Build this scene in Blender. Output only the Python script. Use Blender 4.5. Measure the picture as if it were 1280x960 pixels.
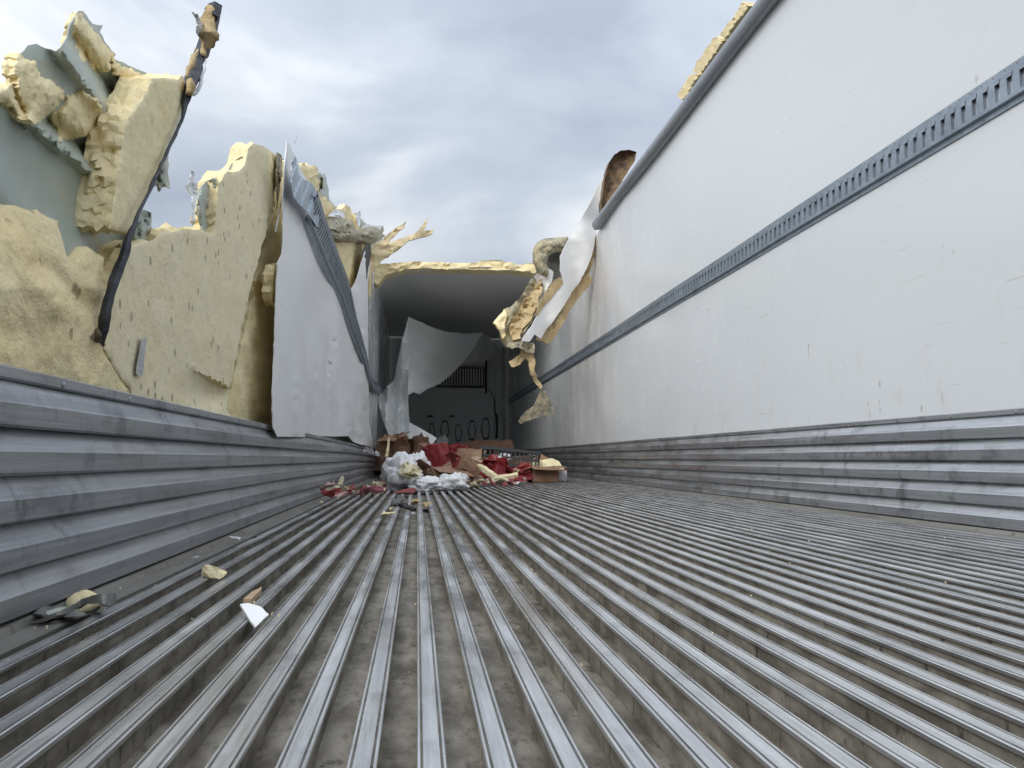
import bpy, bmesh, math, random
import numpy as np
from mathutils import Vector, Matrix, noise, Euler
from mathutils.geometry import delaunay_2d_cdt

for o in list(bpy.data.objects): bpy.data.objects.remove(o)
scene = bpy.context.scene
COL = scene.collection
R = math.radians

# ------------------------------------------------------------------ camera
FPX = 950.0                       # focal length in pixels of a 1280 wide picture
CAM = Vector((0, 0, 0.23))
PITCH = math.atan(93 / FPX)
YAW = math.atan(118 / FPX * math.cos(PITCH))
cd = bpy.data.cameras.new('camera'); cam = bpy.data.objects.new('camera', cd); COL.objects.link(cam)
cd.sensor_width = 36; cd.lens = FPX / 1280 * 36
cd.clip_start = 0.02; cd.clip_end = 3000
cam.location = CAM; cam.rotation_euler = (R(90) + PITCH, 0, -YAW)
scene.camera = cam
CROT = cam.rotation_euler.to_matrix()

# ------------------------------------------------------------------ sky, sun, exposure
SUN_EL, SUN_AZ = R(34), R(-142)     # azimuth from +Y towards +X
SUN_DIR = Vector((math.sin(SUN_AZ) * math.cos(SUN_EL), math.cos(SUN_AZ) * math.cos(SUN_EL), math.sin(SUN_EL)))
world = bpy.data.worlds.new('World'); scene.world = world; world.use_nodes = True
nt = world.node_tree; nt.nodes.clear()
def wn(t, **k):
    n = nt.nodes.new(t)
    for a, b in k.items(): setattr(n, a, b)
    return n
wl = nt.links.new
sky = wn('ShaderNodeTexSky', sky_type='NISHITA', sun_disc=False)
sky.sun_elevation = SUN_EL; sky.sun_rotation = SUN_AZ; sky.dust_density = 2.0
bg1 = wn('ShaderNodeBackground'); bg1.inputs[1].default_value = 0.11
wl(sky.outputs[0], bg1.inputs[0])
tc = wn('ShaderNodeTexCoord')
mp = wn('ShaderNodeMapping'); mp.inputs['Scale'].default_value = (1.0, 1.0, 2.2); mp.inputs['Location'].default_value = (-2.4, -0.9, 1.7)
wl(tc.outputs['Generated'], mp.inputs[0])
n1 = wn('ShaderNodeTexNoise'); n1.inputs['Scale'].default_value = 2.1; n1.inputs['Detail'].default_value = 7; n1.inputs['Roughness'].default_value = 0.52; n1.inputs['Distortion'].default_value = 0.35
wl(mp.outputs[0], n1.inputs['Vector'])
cr = wn('ShaderNodeValToRGB')
e = cr.color_ramp.elements
e[0].position = 0.30; e[0].color = (0.38, 0.43, 0.51, 1)
e[1].position = 0.68; e[1].color = (1.0, 1.0, 1.0, 1)
em = e.new(0.5); em.color = (0.58, 0.63, 0.70, 1)
wl(n1.outputs[0], cr.inputs[0])
# clouds are brighter around the veiled sun
dp = wn('ShaderNodeVectorMath', operation='DOT_PRODUCT'); dp.inputs[1].default_value = SUN_DIR
wl(tc.outputs['Generated'], dp.inputs[0])
mx = wn('ShaderNodeMath', operation='MAXIMUM'); mx.inputs[1].default_value = 0; wl(dp.outputs['Value'], mx.inputs[0])
pw = wn('ShaderNodeMath', operation='POWER'); pw.inputs[1].default_value = 7.0; wl(mx.outputs[0], pw.inputs[0])
ma = wn('ShaderNodeMath', operation='MULTIPLY_ADD'); ma.inputs[1].default_value = 0.35; ma.inputs[2].default_value = 0.80
wl(pw.outputs[0], ma.inputs[0])
# overcast sky: brighter towards the zenith (CIE overcast distribution)
sx = wn('ShaderNodeSeparateXYZ'); wl(tc.outputs['Generated'], sx.inputs[0])
mz = wn('ShaderNodeMath', operation='MAXIMUM'); mz.inputs[1].default_value = 0; wl(sx.outputs[2], mz.inputs[0])
zz = wn('ShaderNodeMath', operation='MULTIPLY_ADD'); zz.inputs[1].default_value = 1.45; zz.inputs[2].default_value = 0.38; wl(mz.outputs[0], zz.inputs[0])
zm = wn('ShaderNodeMath', operation='MULTIPLY'); wl(zz.outputs[0], zm.inputs[0]); wl(ma.outputs[0], zm.inputs[1])
bg2 = wn('ShaderNodeBackground'); wl(cr.outputs[0], bg2.inputs[0]); wl(zm.outputs[0], bg2.inputs[1])
mix = wn('ShaderNodeMixShader'); mix.inputs[0].default_value = 0.85
wl(bg1.outputs[0], mix.inputs[1]); wl(bg2.outputs[0], mix.inputs[2])
out = wn('ShaderNodeOutputWorld'); wl(mix.outputs[0], out.inputs[0])

sd = bpy.data.lights.new('sun', 'SUN'); sd.energy = 1.1; sd.angle = R(36); sd.color = (1.0, 0.96, 0.9)
sun = bpy.data.objects.new('sun', sd); COL.objects.link(sun)
sun.rotation_euler = (-SUN_DIR).to_track_quat('-Z', 'Y').to_euler()
sun.location = (-7, -3, 9)
vs = scene.view_settings
vs.view_transform = 'Standard'; vs.look = 'None'; vs.gamma = 1; vs.use_curve_mapping = False
vs.exposure = 0.68
cy = scene.cycles
cy.max_bounces = 8; cy.diffuse_bounces = 6; cy.glossy_bounces = 3; cy.transmission_bounces = 3; cy.caustics_reflective = False; cy.caustics_refractive = False

# ------------------------------------------------------------------ helpers
def ray(px, py):
    return CROT @ Vector(((px - 640) / FPX, -(py - 480) / FPX, -1))
def onX(px, py, X):
    d = ray(px, py); return CAM + d * ((X - CAM.x) / d.x)
def onY(px, py, Y):
    d = ray(px, py); return CAM + d * ((Y - CAM.y) / d.y)
def onZ(px, py, Z):
    d = ray(px, py); return CAM + d * ((Z - CAM.z) / d.z)
def fr(p, s, o=4, seed=0.0):
    return noise.fractal(Vector((p[0] * s + seed * 7.3, p[1] * s - seed * 3.1, p[2] * s + seed * 1.7)), 0.9, 2.0, o)
ORG = {}
def props(o, label=None, cat=None, group=None, kind=None):
    if label: o['label'] = label
    if cat: o['category'] = cat
    if group: o['group'] = group
    if kind: o['kind'] = kind
    return o
def thing(name, label, cat, loc=(0, 0, 0), group=None, kind=None):
    o = bpy.data.objects.new(name, None); COL.objects.link(o); o.location = loc
    o.empty_display_size = 0.1
    ORG[o.name] = Vector(loc)
    return props(o, label, cat, group, kind)
def mesh(name, verts, faces, mats, parent=None, smooth=False, midx=None, base=None):
    """verts in world space; parented meshes take their thing's origin"""
    if parent is not None:
        org = ORG[parent.name]
    elif base is not None:
        org = Vector(base)
    else:
        a = np.array([tuple(v) for v in verts]); org = Vector((a[:, 0].mean(), a[:, 1].mean(), a[:, 2].min()))
    me = bpy.data.meshes.new(name)
    me.from_pydata([tuple(Vector(v) - org) for v in verts], [], [tuple(f) for f in faces])
    for m in (mats if isinstance(mats, (list, tuple)) else [mats]): me.materials.append(m)
    if midx is not None: me.polygons.foreach_set('material_index', midx)
    if smooth: me.polygons.foreach_set('use_smooth', [True] * len(me.polygons))
    me.update()
    o = bpy.data.objects.new(name, me); COL.objects.link(o)
    ORG[o.name] = org
    if parent is not None: o.parent = parent
    else: o.location = org
    return o
def split(o, a=40):
    m = o.modifiers.new('crisp', 'EDGE_SPLIT'); m.split_angle = R(a); m.use_edge_sharp = False
    return o
def solidify(o, t, off=0.0):
    m = o.modifiers.new('thickness', 'SOLIDIFY'); m.thickness = t; m.offset = off; m.use_even_offset = False
    split(o)
    return o
def bevel(o, w, seg=2):
    m = o.modifiers.new('edge', 'BEVEL'); m.width = w; m.segments = seg; m.limit_method = 'ANGLE'; m.angle_limit = R(35)
    return o
def area2(p): return 0.5 * sum(p[i][0] * p[(i + 1) % len(p)][1] - p[(i + 1) % len(p)][0] * p[i][1] for i in range(len(p)))
def jag(pts, amp=2.0, seg=5.0, seed=1, keep=()):
    """torn outline: every edge is split and pushed sideways unevenly; edges in keep stay straight"""
    rnd = random.Random(seed); res = []
    n = len(pts)
    for i in range(n):
        a, b = Vector(pts[i][:2]), Vector(pts[(i + 1) % n][:2])
        L = (b - a).length; k = max(1, int(L / seg)); d = (b - a).normalized(); nn = Vector((-d.y, d.x))
        res.append(a)
        for j in range(1, k):
            t = j / k
            w = 0 if i in keep else amp * (rnd.uniform(-1, 1) * 0.6 + 1.1 * noise.noise(Vector((a.x * .05 + t * L * 0.09, seed * 3.7, i * 1.9))))
            res.append(a + (b - a) * t + nn * w)
    return [(p.x, p.y) for p in res]
def tri2d(outline, step, seed=0):
    """triangulated polygon with inner points; returns points, triangles, distance to the outline"""
    if area2(outline) < 0: outline = outline[::-1]
    P = np.array(outline); n = len(P); Q = np.roll(P, -1, 0)
    rnd = np.random.default_rng(seed + 11)
    x0, y0 = P.min(0); x1, y1 = P.max(0)
    gx, gy = np.meshgrid(np.arange(x0, x1, step), np.arange(y0, y1, step))
    G = np.stack([gx.ravel(), gy.ravel()], 1); G = G + rnd.uniform(-.3, .3, G.shape) * step
    def dist(G):
        dmin = np.full(len(G), 1e9)
        for a, b in zip(P, Q):
            ab = b - a; t = np.clip(((G - a) @ ab) / max(1e-9, ab @ ab), 0, 1)
            dmin = np.minimum(dmin, np.hypot(*(G - (a + t[:, None] * ab)).T))
        return dmin
    ins = np.zeros(len(G), bool)
    for a, b in zip(P, Q):
        c = (a[1] > G[:, 1]) != (b[1] > G[:, 1])
        with np.errstate(divide='ignore', invalid='ignore'):
            xi = (b[0] - a[0]) * (G[:, 1] - a[1]) / (b[1] - a[1]) + a[0]
        ins ^= c & (G[:, 0] < xi)
    G = G[ins]
    if len(G): G = G[dist(G) > step * .45]
    pts = [Vector(p) for p in P] + [Vector(p) for p in G]
    v, e, f, *_ = delaunay_2d_cdt(pts, [], [list(range(n))], 1, 1e-5)
    A = np.array([(p.x, p.y) for p in v])
    return A, [tuple(t) for t in f], dist(A)
def boundary(faces):
    cnt = {}
    for f in faces:
        for i in range(len(f)):
            a, b = f[i], f[(i + 1) % len(f)]
            k = (min(a, b), max(a, b))
            cnt[k] = None if k in cnt else (a, b)
    return [v for v in cnt.values() if v]
def orient(faces, pts3, want):
    """flip so that the mean normal points along want"""
    s = Vector()
    for f in faces[:400]:
        a, b, c = pts3[f[0]], pts3[f[1]], pts3[f[2]]
        s += (b - a).cross(c - a)
    return faces if s.dot(Vector(want)) > 0 else [f[::-1] for f in faces]
def sheet(name, outline, fn, mat, parent=None, step=6, thick=0.003, seed=0, want=(1, 0, 0), smooth=True, off=0.0, base=None):
    """thin torn sheet; fn(px, py, d) gives the world point"""
    A, f, d = tri2d(outline, step, seed)
    V = [fn(p[0], p[1], q) for p, q in zip(A, d)]
    f = orient(f, V, want)
    o = mesh(name, V, f, mat, parent, smooth, base=base)
    if thick: solidify(o, thick, off)
    return o
def slab(name, outline, fn, back, mat, parent=None, step=5, rows=3, rough=0.012, seed=0, want=(1, 0, 0), smooth=True, matside=None, base=None):
    """thick torn slab: relief face, back face and rough sides"""
    A, f, d = tri2d(outline, step, seed)
    V = [fn(p[0], p[1], q) for p, q in zip(A, d)]
    f = orient(f, V, want); n = len(V); back = Vector(back)
    bd = boundary(f); faces = list(f); mi = [0] * len(f)
    cen = sum(V, Vector()) / n
    ring = {}
    verts = list(V)
    for r in range(1, rows):
        for a, b in bd:
            t = r / rows
            p = V[a] + back * t
            k = fr(p, 38, 4, seed + r) * rough * 2.0 + fr(p, 9, 2, seed) * rough * .6
            dirn = (V[a] - cen); dirn -= back.normalized() * dirn.dot(back.normalized())
            if dirn.length > 1e-6: dirn.normalize()
            ring[(r, a)] = len(verts); verts.append(p + dirn * k)
    boff = len(verts)
    verts += [v + back for v in V]
    for a, b in bd:
        prev = (a, b)
        for r in range(1, rows + 1):
            na, nb = (ring.get((r, a)), ring.get((r, b))) if r < rows else (a + boff, b + boff)
            if na is None or nb is None: break
            faces.append((prev[1], prev[0], na, nb)); mi.append(1 if matside else 0)
            prev = (na, nb)
    for t in f: faces.append(tuple(i + boff for i in t[::-1])); mi.append(0)
    return split(mesh(name, verts, faces, [mat, matside] if matside else mat, parent, smooth, mi, base=base), 38)
def box(cx, cy, cz, sx, sy, sz):
    v = [(cx + a * sx / 2, cy + b * sy / 2, cz + c * sz / 2) for a in (-1, 1) for b in (-1, 1) for c in (-1, 1)]
    f = [(0, 1, 3, 2), (4, 6, 7, 5), (0, 4, 5, 1), (2, 3, 7, 6), (0, 2, 6, 4), (1, 5, 7, 3)]
    return v, f
class MB:
    def __init__(s): s.v = []; s.f = []
    def add(s, vf):
        k = len(s.v); s.v += list(vf[0]); s.f += [tuple(i + k for i in q) for q in vf[1]]; return s
    def box(s, *a): return s.add(box(*a))
def extrude(profile, ys, fn=None, closed=True):
    """profile of (x, z) swept along y"""
    n = len(profile); v = []; f = []
    for y in ys:
        for (x, z) in profile:
            p = Vector((x, y, z)); v.append(fn(p) if fn else p)
    for i in range(len(ys) - 1):
        for j in range(n if closed else n - 1):
            a = i * n + j; b = i * n + (j + 1) % n
            f.append((a, b, b + n, a + n))
    if closed:
        f.append(tuple(range(n))[::-1]); f.append(tuple(range((len(ys) - 1) * n, len(ys) * n)))
    return v, f
def tube(path, rad, sides=8, seed=0, rough=0.0, squash=(1, 1)):
    """path of points with radii: closed irregular bar"""
    v = []; f = []; n = len(path)
    for i, p in enumerate(path):
        p = Vector(p); t = (Vector(path[min(i + 1, n - 1)]) - Vector(path[max(i - 1, 0)])).normalized()
        u = t.cross(Vector((0.13, 0.9, 0.31))).normalized(); w = t.cross(u)
        r = rad[i] if isinstance(rad, (list, tuple)) else rad
        for j in range(sides):
            a = 2 * math.pi * j / sides
            q = p + (u * math.cos(a) * squash[0] + w * math.sin(a) * squash[1]) * r
            if rough: q += Vector((fr(q, 30, 2, seed), fr(q, 30, 2, seed + 1), fr(q, 30, 2, seed + 2))) * rough
            v.append(q)
    for i in range(n - 1):
        for j in range(sides):
            a = i * sides + j; b = i * sides + (j + 1) % sides
            f.append((a, b, b + sides, a + sides))
    f.append(tuple(range(sides))[::-1]); f.append(tuple(range((n - 1) * sides, n * sides)))
    return v, f
def resample(pts, k):
    """smooth polyline through the points"""
    pts = [Vector(p) for p in pts]; res = []
    for i in range(len(pts) - 1):
        p0, p1, p2, p3 = pts[max(i - 1, 0)], pts[i], pts[i + 1], pts[min(i + 2, len(pts) - 1)]
        for j in range(k):
            t = j / k
            res.append(0.5 * ((2 * p1) + (p2 - p0) * t + (2 * p0 - 5 * p1 + 4 * p2 - p3) * t * t + (3 * p1 - p0 - 3 * p2 + p3) * t ** 3))
    res.append(pts[-1]); return res

# ------------------------------------------------------------------ materials
class N:
    """small node-building helper for one material"""
    def __init__(s, name):
        s.m = bpy.data.materials.new(name); s.m.use_nodes = True; s.t = s.m.node_tree
        s.b = s.t.nodes['Principled BSDF']; s.geo = s.t.nodes.new('ShaderNodeNewGeometry'); s.pos = s.geo.outputs['Position']
    def link(s, a, b): s.t.links.new(a, b)
    def mapped(s, scale, loc=(0, 0, 0), rot=(0, 0, 0)):
        n = s.t.nodes.new('ShaderNodeMapping'); n.inputs['Scale'].default_value = scale; n.inputs['Location'].default_value = loc; n.inputs['Rotation'].default_value = rot
        s.link(s.pos, n.inputs[0]); return n.outputs[0]
    def noise(s, scale, detail=5, rough=.55, vec=None, dist=0):
        n = s.t.nodes.new('ShaderNodeTexNoise'); n.inputs['Scale'].default_value = scale; n.inputs['Detail'].default_value = detail
        n.inputs['Roughness'].default_value = rough; n.inputs['Distortion'].default_value = dist
        s.link(vec or s.pos, n.inputs['Vector']); return n.outputs[0]
    def voro(s, scale, vec=None, feature='F1', rand=1.0):
        n = s.t.nodes.new('ShaderNodeTexVoronoi'); n.feature = feature; n.inputs['Scale'].default_value = scale; n.inputs['Randomness'].default_value = rand
        s.link(vec or s.pos, n.inputs['Vector']); return n.outputs[0]
    def ramp(s, fac, stops):
        n = s.t.nodes.new('ShaderNodeValToRGB'); el = n.color_ramp.elements
        while len(el) < len(stops): el.new(0.5)
        for q, (p, c) in zip(el, stops):
            q.position = p; q.color = (c, c, c, 1) if isinstance(c, (int, float)) else (*c, 1)
        s.link(fac, n.inputs[0]); return n.outputs[0]
    def mix(s, fac, a, b, mode='MIX'):
        n = s.t.nodes.new('ShaderNodeMix'); n.data_type = 'RGBA'; n.blend_type = mode
        for k, x in ((0, fac), (6, a), (7, b)):
            if isinstance(x, (int, float)): n.inputs[k].default_value = x
            elif isinstance(x, tuple): n.inputs[k].default_value = (*x, 1)
            else: s.link(x, n.inputs[k])
        return n.outputs[2]
    def math(s, op, a, b=0.0):
        n = s.t.nodes.new('ShaderNodeMath'); n.operation = op
        for k, x in ((0, a), (1, b)):
            if isinstance(x, (int, float)): n.inputs[k].default_value = x
            else: s.link(x, n.inputs[k])
        return n.outputs[0]
    def set(s, **k):
        for a, x in k.items():
            i = s.b.inputs[a.replace('_', ' ')]
            if isinstance(x, (int, float)): i.default_value = x
            elif isinstance(x, tuple): i.default_value = (*x, 1)
            else: s.link(x, i)
        return s
    def bump(s, h, strength=.3, dist=.01):
        n = s.t.nodes.new('ShaderNodeBump'); n.inputs['Strength'].default_value = strength; n.inputs['Distance'].default_value = dist
        s.link(h, n.inputs['Height']); s.link(n.outputs[0], s.b.inputs['Normal']); return s
M = {}
def foam_mat(key, light, dark, pits=True, bump=.5, bscale=60):
    n = N(key)
    c = n.mix(n.ramp(n.noise(7, 6, .6), [(.36, 0), (.68, 1)]), light, dark)
    c = n.mix(n.ramp(n.noise(45, 4, .6), [(.5, 0), (.75, .55)]), c, tuple(x * .7 for x in dark))
    h = n.noise(bscale, 4, .7)
    if pits:
        v = n.voro(1, n.mapped((30, 24, 17), rot=(.3, 0, 0))); pit = n.ramp(v, [(.13, 1), (.24, 0)])
        gate = n.ramp(n.noise(6.5, 2), [(.47, 0), (.56, 1)])
        pg = n.math('MULTIPLY', pit, gate)
        c = n.mix(n.math('MULTIPLY', pg, .7), c, tuple(x * .30 for x in dark))
        h = n.math('SUBTRACT', h, n.math('MULTIPLY', pg, 1.5))
    n.set(Base_Color=c, Roughness=.9, Specular_IOR_Level=.15).bump(h, bump, .012)
    M[key] = n.m
foam_mat('foam_rough', (.95, .835, .53), (.90, .74, .42), False, .45, 95)
foam_mat('foam_torn', (.95, .835, .53), (.90, .74, .42), True, .45, 95)
foam_mat('foam_cut', (.95, .86, .61), (.92, .81, .53), True, .3, 110)
foam_mat('foam_old', (.68, .54, .32), (.46, .35, .19), True, .9, 60)
foam_mat('foam_pale', (.95, .86, .58), (.92, .79, .47), False, .25, 90)

def white_mat(key, col=(.78, .80, .82), grime=(.42, .38, .33), rough=.34, amt=.5):
    n = N(key)
    streak = n.noise(1, 5, .6, n.mapped((3.0, .55, 2.6), rot=(.35, 0, 0)))
    c = n.mix(n.math('MULTIPLY', n.ramp(streak, [(.46, 0), (.78, 1)]), amt * .3), col, (.68, .70, .73))
    sc = n.noise(1, 3, .7, n.mapped((9, 2.6, 75), rot=(.12, 0, 0)))
    gate = n.ramp(n.noise(1.3, 3), [(.46, 0), (.62, 1)])
    c = n.mix(n.math('MULTIPLY', n.math('MULTIPLY', n.ramp(sc, [(.66, 0), (.70, 1)]), gate), amt), c, grime)
    sp = n.noise(1, 2, .5, n.mapped((40, 30, 9)))
    g2 = n.ramp(n.noise(2.3, 2, .5, n.mapped((1, 1, 1), loc=(4, 2, 7))), [(.55, 0), (.68, 1)])
    c = n.mix(n.math('MULTIPLY', n.math('MULTIPLY', n.ramp(sp, [(.70, 0), (.74, 1)]), g2), amt * 1.3), c, (.33, .27, .21))
    if key == 'liner_white':   # brown dust plus the wall's fold shading, painted together under the torn roof
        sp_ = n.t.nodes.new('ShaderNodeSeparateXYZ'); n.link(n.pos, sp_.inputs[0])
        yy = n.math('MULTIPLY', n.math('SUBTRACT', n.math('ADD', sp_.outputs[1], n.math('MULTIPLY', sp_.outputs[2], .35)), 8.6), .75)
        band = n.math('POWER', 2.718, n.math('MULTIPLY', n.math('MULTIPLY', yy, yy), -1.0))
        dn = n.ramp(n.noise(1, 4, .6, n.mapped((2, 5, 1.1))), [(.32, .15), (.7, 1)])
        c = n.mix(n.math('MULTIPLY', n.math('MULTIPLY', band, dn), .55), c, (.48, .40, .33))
        # stains low on the wall
        dz = n.ramp(sp_.outputs[2], [(.40, 1), (1.2, 0)])
        st_ = n.ramp(n.noise(1, 5, .65, n.mapped((14, 9, 5))), [(.56, 0), (.76, .35)])
        c = n.mix(n.math('MULTIPLY', dz, st_), c, (.55, .51, .45))
    r = n.ramp(n.noise(3, 4), [(.3, rough - .06), (.7, rough + .12)])
    n.set(Base_Color=c, Roughness=r, Specular_IOR_Level=.5).bump(n.noise(1, 3, .5, n.mapped((1.2, 1.0, .8))), .06, .04)
    M[key] = n.m
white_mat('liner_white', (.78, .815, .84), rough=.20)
white_mat('liner_hung', (.90, .91, .915), (.5, .45, .38), .42, .45)
white_mat('liner_ceiling', (.92, .92, .92), (.42, .40, .38), .5, .3)

def metal(key, col, dark, rough=.4, met=.9, sc=(30, 1.2, 30), stain=.5, bump=.15):
    n = N(key)
    g = n.noise(1, 5, .65, n.mapped(sc))
    c = n.mix(n.ramp(g, [(.35, 0), (.7, 1)]), dark, col)
    st = n.ramp(n.noise(1, 4, .6, n.mapped((9, 6, 14))), [(.54, 0), (.74, 1)])
    c = n.mix(n.math('MULTIPLY', st, stain), c, tuple(x * .35 for x in dark))
    if 'scuff' in key:      # rubbed and stained patches
        pt = n.ramp(n.noise(1, 4, .7, n.mapped((5, 11, 7))), [(.54, 0), (.66, .6)])
        pt = n.math('MULTIPLY', pt, n.ramp(n.noise(1, 2, .5, n.mapped((1, 1.1, 2))), [(.45, 0), (.6, 1)]))
        c = n.mix(pt, c, tuple(x * .3 for x in dark))
        ln = n.ramp(n.noise(1, 3, .7, n.mapped((20, 2.2, 260))), [(.66, 0), (.70, .6)])
        c = n.mix(ln, c, tuple(min(1, x * 1.5) for x in col))
    r = n.ramp(n.noise(1, 5, .6, n.mapped((14, 3, 14))), [(.3, rough - .1), (.72, rough + .2)])
    n.set(Base_Color=c, Roughness=r, Metallic=met).bump(n.noise(1, 4, .6, n.mapped((90, 4, 90))), bump, .004)
    M[key] = n.m
metal('alu_rib', (.88, .89, .90), (.58, .59, .60), .28, .85, (90, 4.5, 90), .6, .35)
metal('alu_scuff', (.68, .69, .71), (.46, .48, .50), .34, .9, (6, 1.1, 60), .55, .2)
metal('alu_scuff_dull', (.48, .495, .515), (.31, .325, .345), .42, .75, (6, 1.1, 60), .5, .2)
metal('steel_track', (.41, .47, .53), (.29, .34, .39), .42, .75, (20, 20, 20), .3, .2)
metal('steel_dark', (.08, .085, .10), (.035, .038, .045), .5, .5, (20, 20, 20), .3, .3)
metal('slot_back', (.74, .78, .85), (.6, .64, .72), .4, .2, (20, 20, 20), .2, .1)
metal('rail_grey', (.34, .36, .39), (.26, .28, .31), .38, .35, (8, 1.0, 8), .15, .05)
metal('rivet_steel', (.5, .5, .52), (.25, .25, .27), .35, .9, (40, 40, 40), .2, .1)

n = N('pan_dirty')      # grimy floor pan between the ribs
c = n.mix(n.ramp(n.noise(1, 5, .65, n.mapped((22, 9, 22))), [(.38, 0), (.62, 1)]), (.10, .085, .063), (.31, .28, .23))
c = n.mix(n.ramp(n.noise(1, 4, .7, n.mapped((60, 34, 60))), [(.54, 0), (.7, .8)]), c, (.045, .038, .03))
c = n.mix(n.ramp(n.noise(1, 3, .5, n.mapped((3, 1.3, 3))), [(.5, 0), (.75, .6)]), c, (.25, .24, .22))
c = n.mix(n.ramp(n.voro(34), [(.05, .75), (.11, 0)]), c, (.03, .026, .022))
n.set(Base_Color=c, Roughness=.62, Metallic=.15).bump(n.noise(70, 5, .6), .35, .004); M['pan'] = n.m
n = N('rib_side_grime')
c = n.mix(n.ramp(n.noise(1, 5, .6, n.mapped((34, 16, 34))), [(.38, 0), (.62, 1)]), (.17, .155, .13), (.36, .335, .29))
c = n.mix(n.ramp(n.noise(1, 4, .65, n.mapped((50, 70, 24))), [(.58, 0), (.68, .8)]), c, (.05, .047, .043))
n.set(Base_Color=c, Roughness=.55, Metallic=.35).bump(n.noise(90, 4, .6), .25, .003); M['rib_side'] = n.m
n = N('ledge_metal')
c = n.mix(n.ramp(n.noise(1, 5, .6, n.mapped((14, 2.2, 14))), [(.3, 0), (.7, 1)]), (.20, .19, .17), (.36, .35, .33))
c = n.mix(n.ramp(n.noise(1, 4, .6, n.mapped((30, 20, 30))), [(.57, 0), (.72, .7)]), c, (.09, .075, .055))
n.set(Base_Color=c, Roughness=.5, Metallic=.45).bump(n.noise(60, 4), .2, .003); M['ledge'] = n.m

n = N('skin_green')     # inner side of the outer wall skin
c = n.mix(n.ramp(n.noise(2.6, 5, .6), [(.35, 0), (.7, 1)]), (.37, .42, .37), (.47, .51, .44))
c = n.mix(n.ramp(n.noise(1, 6, .65, n.mapped((9, 9, 9))), [(.55, 0), (.68, .7)]), c, (.55, .50, .34))
n.set(Base_Color=c, Roughness=.42, Specular_IOR_Level=.5).bump(n.noise(9, 4), .25, .02); M['skin'] = n.m
n = N('skin_outside'); n.set(Base_Color=n.mix(n.noise(3, 4), (.62, .64, .66), (.72, .73, .74)), Roughness=.4); M['skin_out'] = n.m
n = N('skin_olive')     # torn roof skin with foam smears
c = n.mix(n.ramp(n.noise(16, 6, .65), [(.38, 0), (.58, 1)]), (.20, .21, .18), (.50, .43, .27))
n.set(Base_Color=c, Roughness=.7).bump(n.noise(30, 5), .7, .02); M['skin_olive'] = n.m
n = N('rust_curl')
c = n.mix(n.ramp(n.noise(12, 5, .6), [(.35, 0), (.65, 1)]), (.09, .06, .04), (.26, .17, .09))
n.set(Base_Color=c, Roughness=.7).bump(n.noise(40, 4), .4, .01); M['rust'] = n.m
n = N('splinter_wood')
c = n.mix(n.noise(1, 5, .6, n.mapped((10, 40, 10))), (.74, .58, .32), (.90, .78, .50))
n.set(Base_Color=c, Roughness=.8).bump(n.noise(1, 4, .6, n.mapped((20, 90, 20))), .5, .01); M['splinter'] = n.m
n = N('chute_fabric')
c = n.mix(n.ramp(n.noise(3, 5), [(.3, 0), (.7, 1)]), (.80, .82, .82), (.87, .88, .88))
n.set(Base_Color=c, Roughness=.6).bump(n.noise(14, 3), .25, .02); M['chute'] = n.m
n = N('bulkhead_grey')
c = n.mix(n.ramp(n.noise(2.4, 5), [(.3, 0), (.7, 1)]), (.72, .75, .77), (.80, .82, .83))
n.set(Base_Color=c, Roughness=.5); M['bulk'] = n.m
n = N('bulkhead_light'); n.set(Base_Color=n.mix(n.noise(5, 4), (.78, .79, .8), (.84, .84, .85)), Roughness=.45); M['bulk_light'] = n.m
n = N('grille_dark'); n.set(Base_Color=n.mix(n.noise(9, 3), (.03, .032, .035), (.06, .06, .065)), Roughness=.7); M['dark'] = n.m

def simple(key, a, b, scale=9, rough=.7, bump=.2, bs=40, **k):
    n = N(key); c = n.mix(n.ramp(n.noise(scale, 5, .6), [(.33, 0), (.67, 1)]), a, b)
    n.set(Base_Color=c, Roughness=rough, **k).bump(n.noise(bs, 4), bump, .006); M[key] = n.m
simple('recess_shade', (.22, .235, .25), (.3, .315, .33), 8, .6, .1)  # mid grey for the boss rims, painting the shading of the moulded recesses
simple('cardboard', (.25, .145, .09), (.34, .21, .135), 7, .85)
simple('cardboard_dark', (.15, .085, .055), (.22, .13, .085), 7, .85)
simple('cardboard_pale', (.44, .31, .20), (.54, .39, .26), 7, .85)
simple('red_card', (.21, .018, .022), (.33, .03, .034), 6, .45, .1)
simple('maroon_wrap', (.13, .015, .03), (.28, .04, .06), 30, .4, .3)
simple('white_card', (.68, .68, .68), (.78, .78, .78), 6, .5, .1)
simple('cream_wrap', (.62, .54, .32), (.74, .68, .48), 14, .5, .3)
simple('pink_wrap', (.55, .33, .30), (.66, .48, .42), 20, .5, .3)
simple('black_plastic', (.010, .011, .013), (.02, .021, .024), 12, .6, .1)
simple('grey_scrap', (.10, .105, .10), (.24, .235, .22), 14, .6, .4)
simple('ground_asphalt', (.045, .045, .046), (.075, .073, .07), 3, .9, .5, 60)
n = N('white_bag')
c = n.mix(n.noise(12, 4), (.88, .88, .89), (.93, .93, .93))
n.set(Base_Color=c, Roughness=.38).bump(n.noise(24, 3, .5, dist=1.5), .45, .02); M['bag'] = n.m

# ------------------------------------------------------------------ dimensions (metres)
XL, XR = -0.57, 1.84
YB, YF = -0.45, 15.5         # open rear end, front bulkhead
ZC = 2.70                     # ceiling
YROOF = 9.7                   # where the roof is still there
ZSC = 0.358                   # height of the scuff plates

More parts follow.
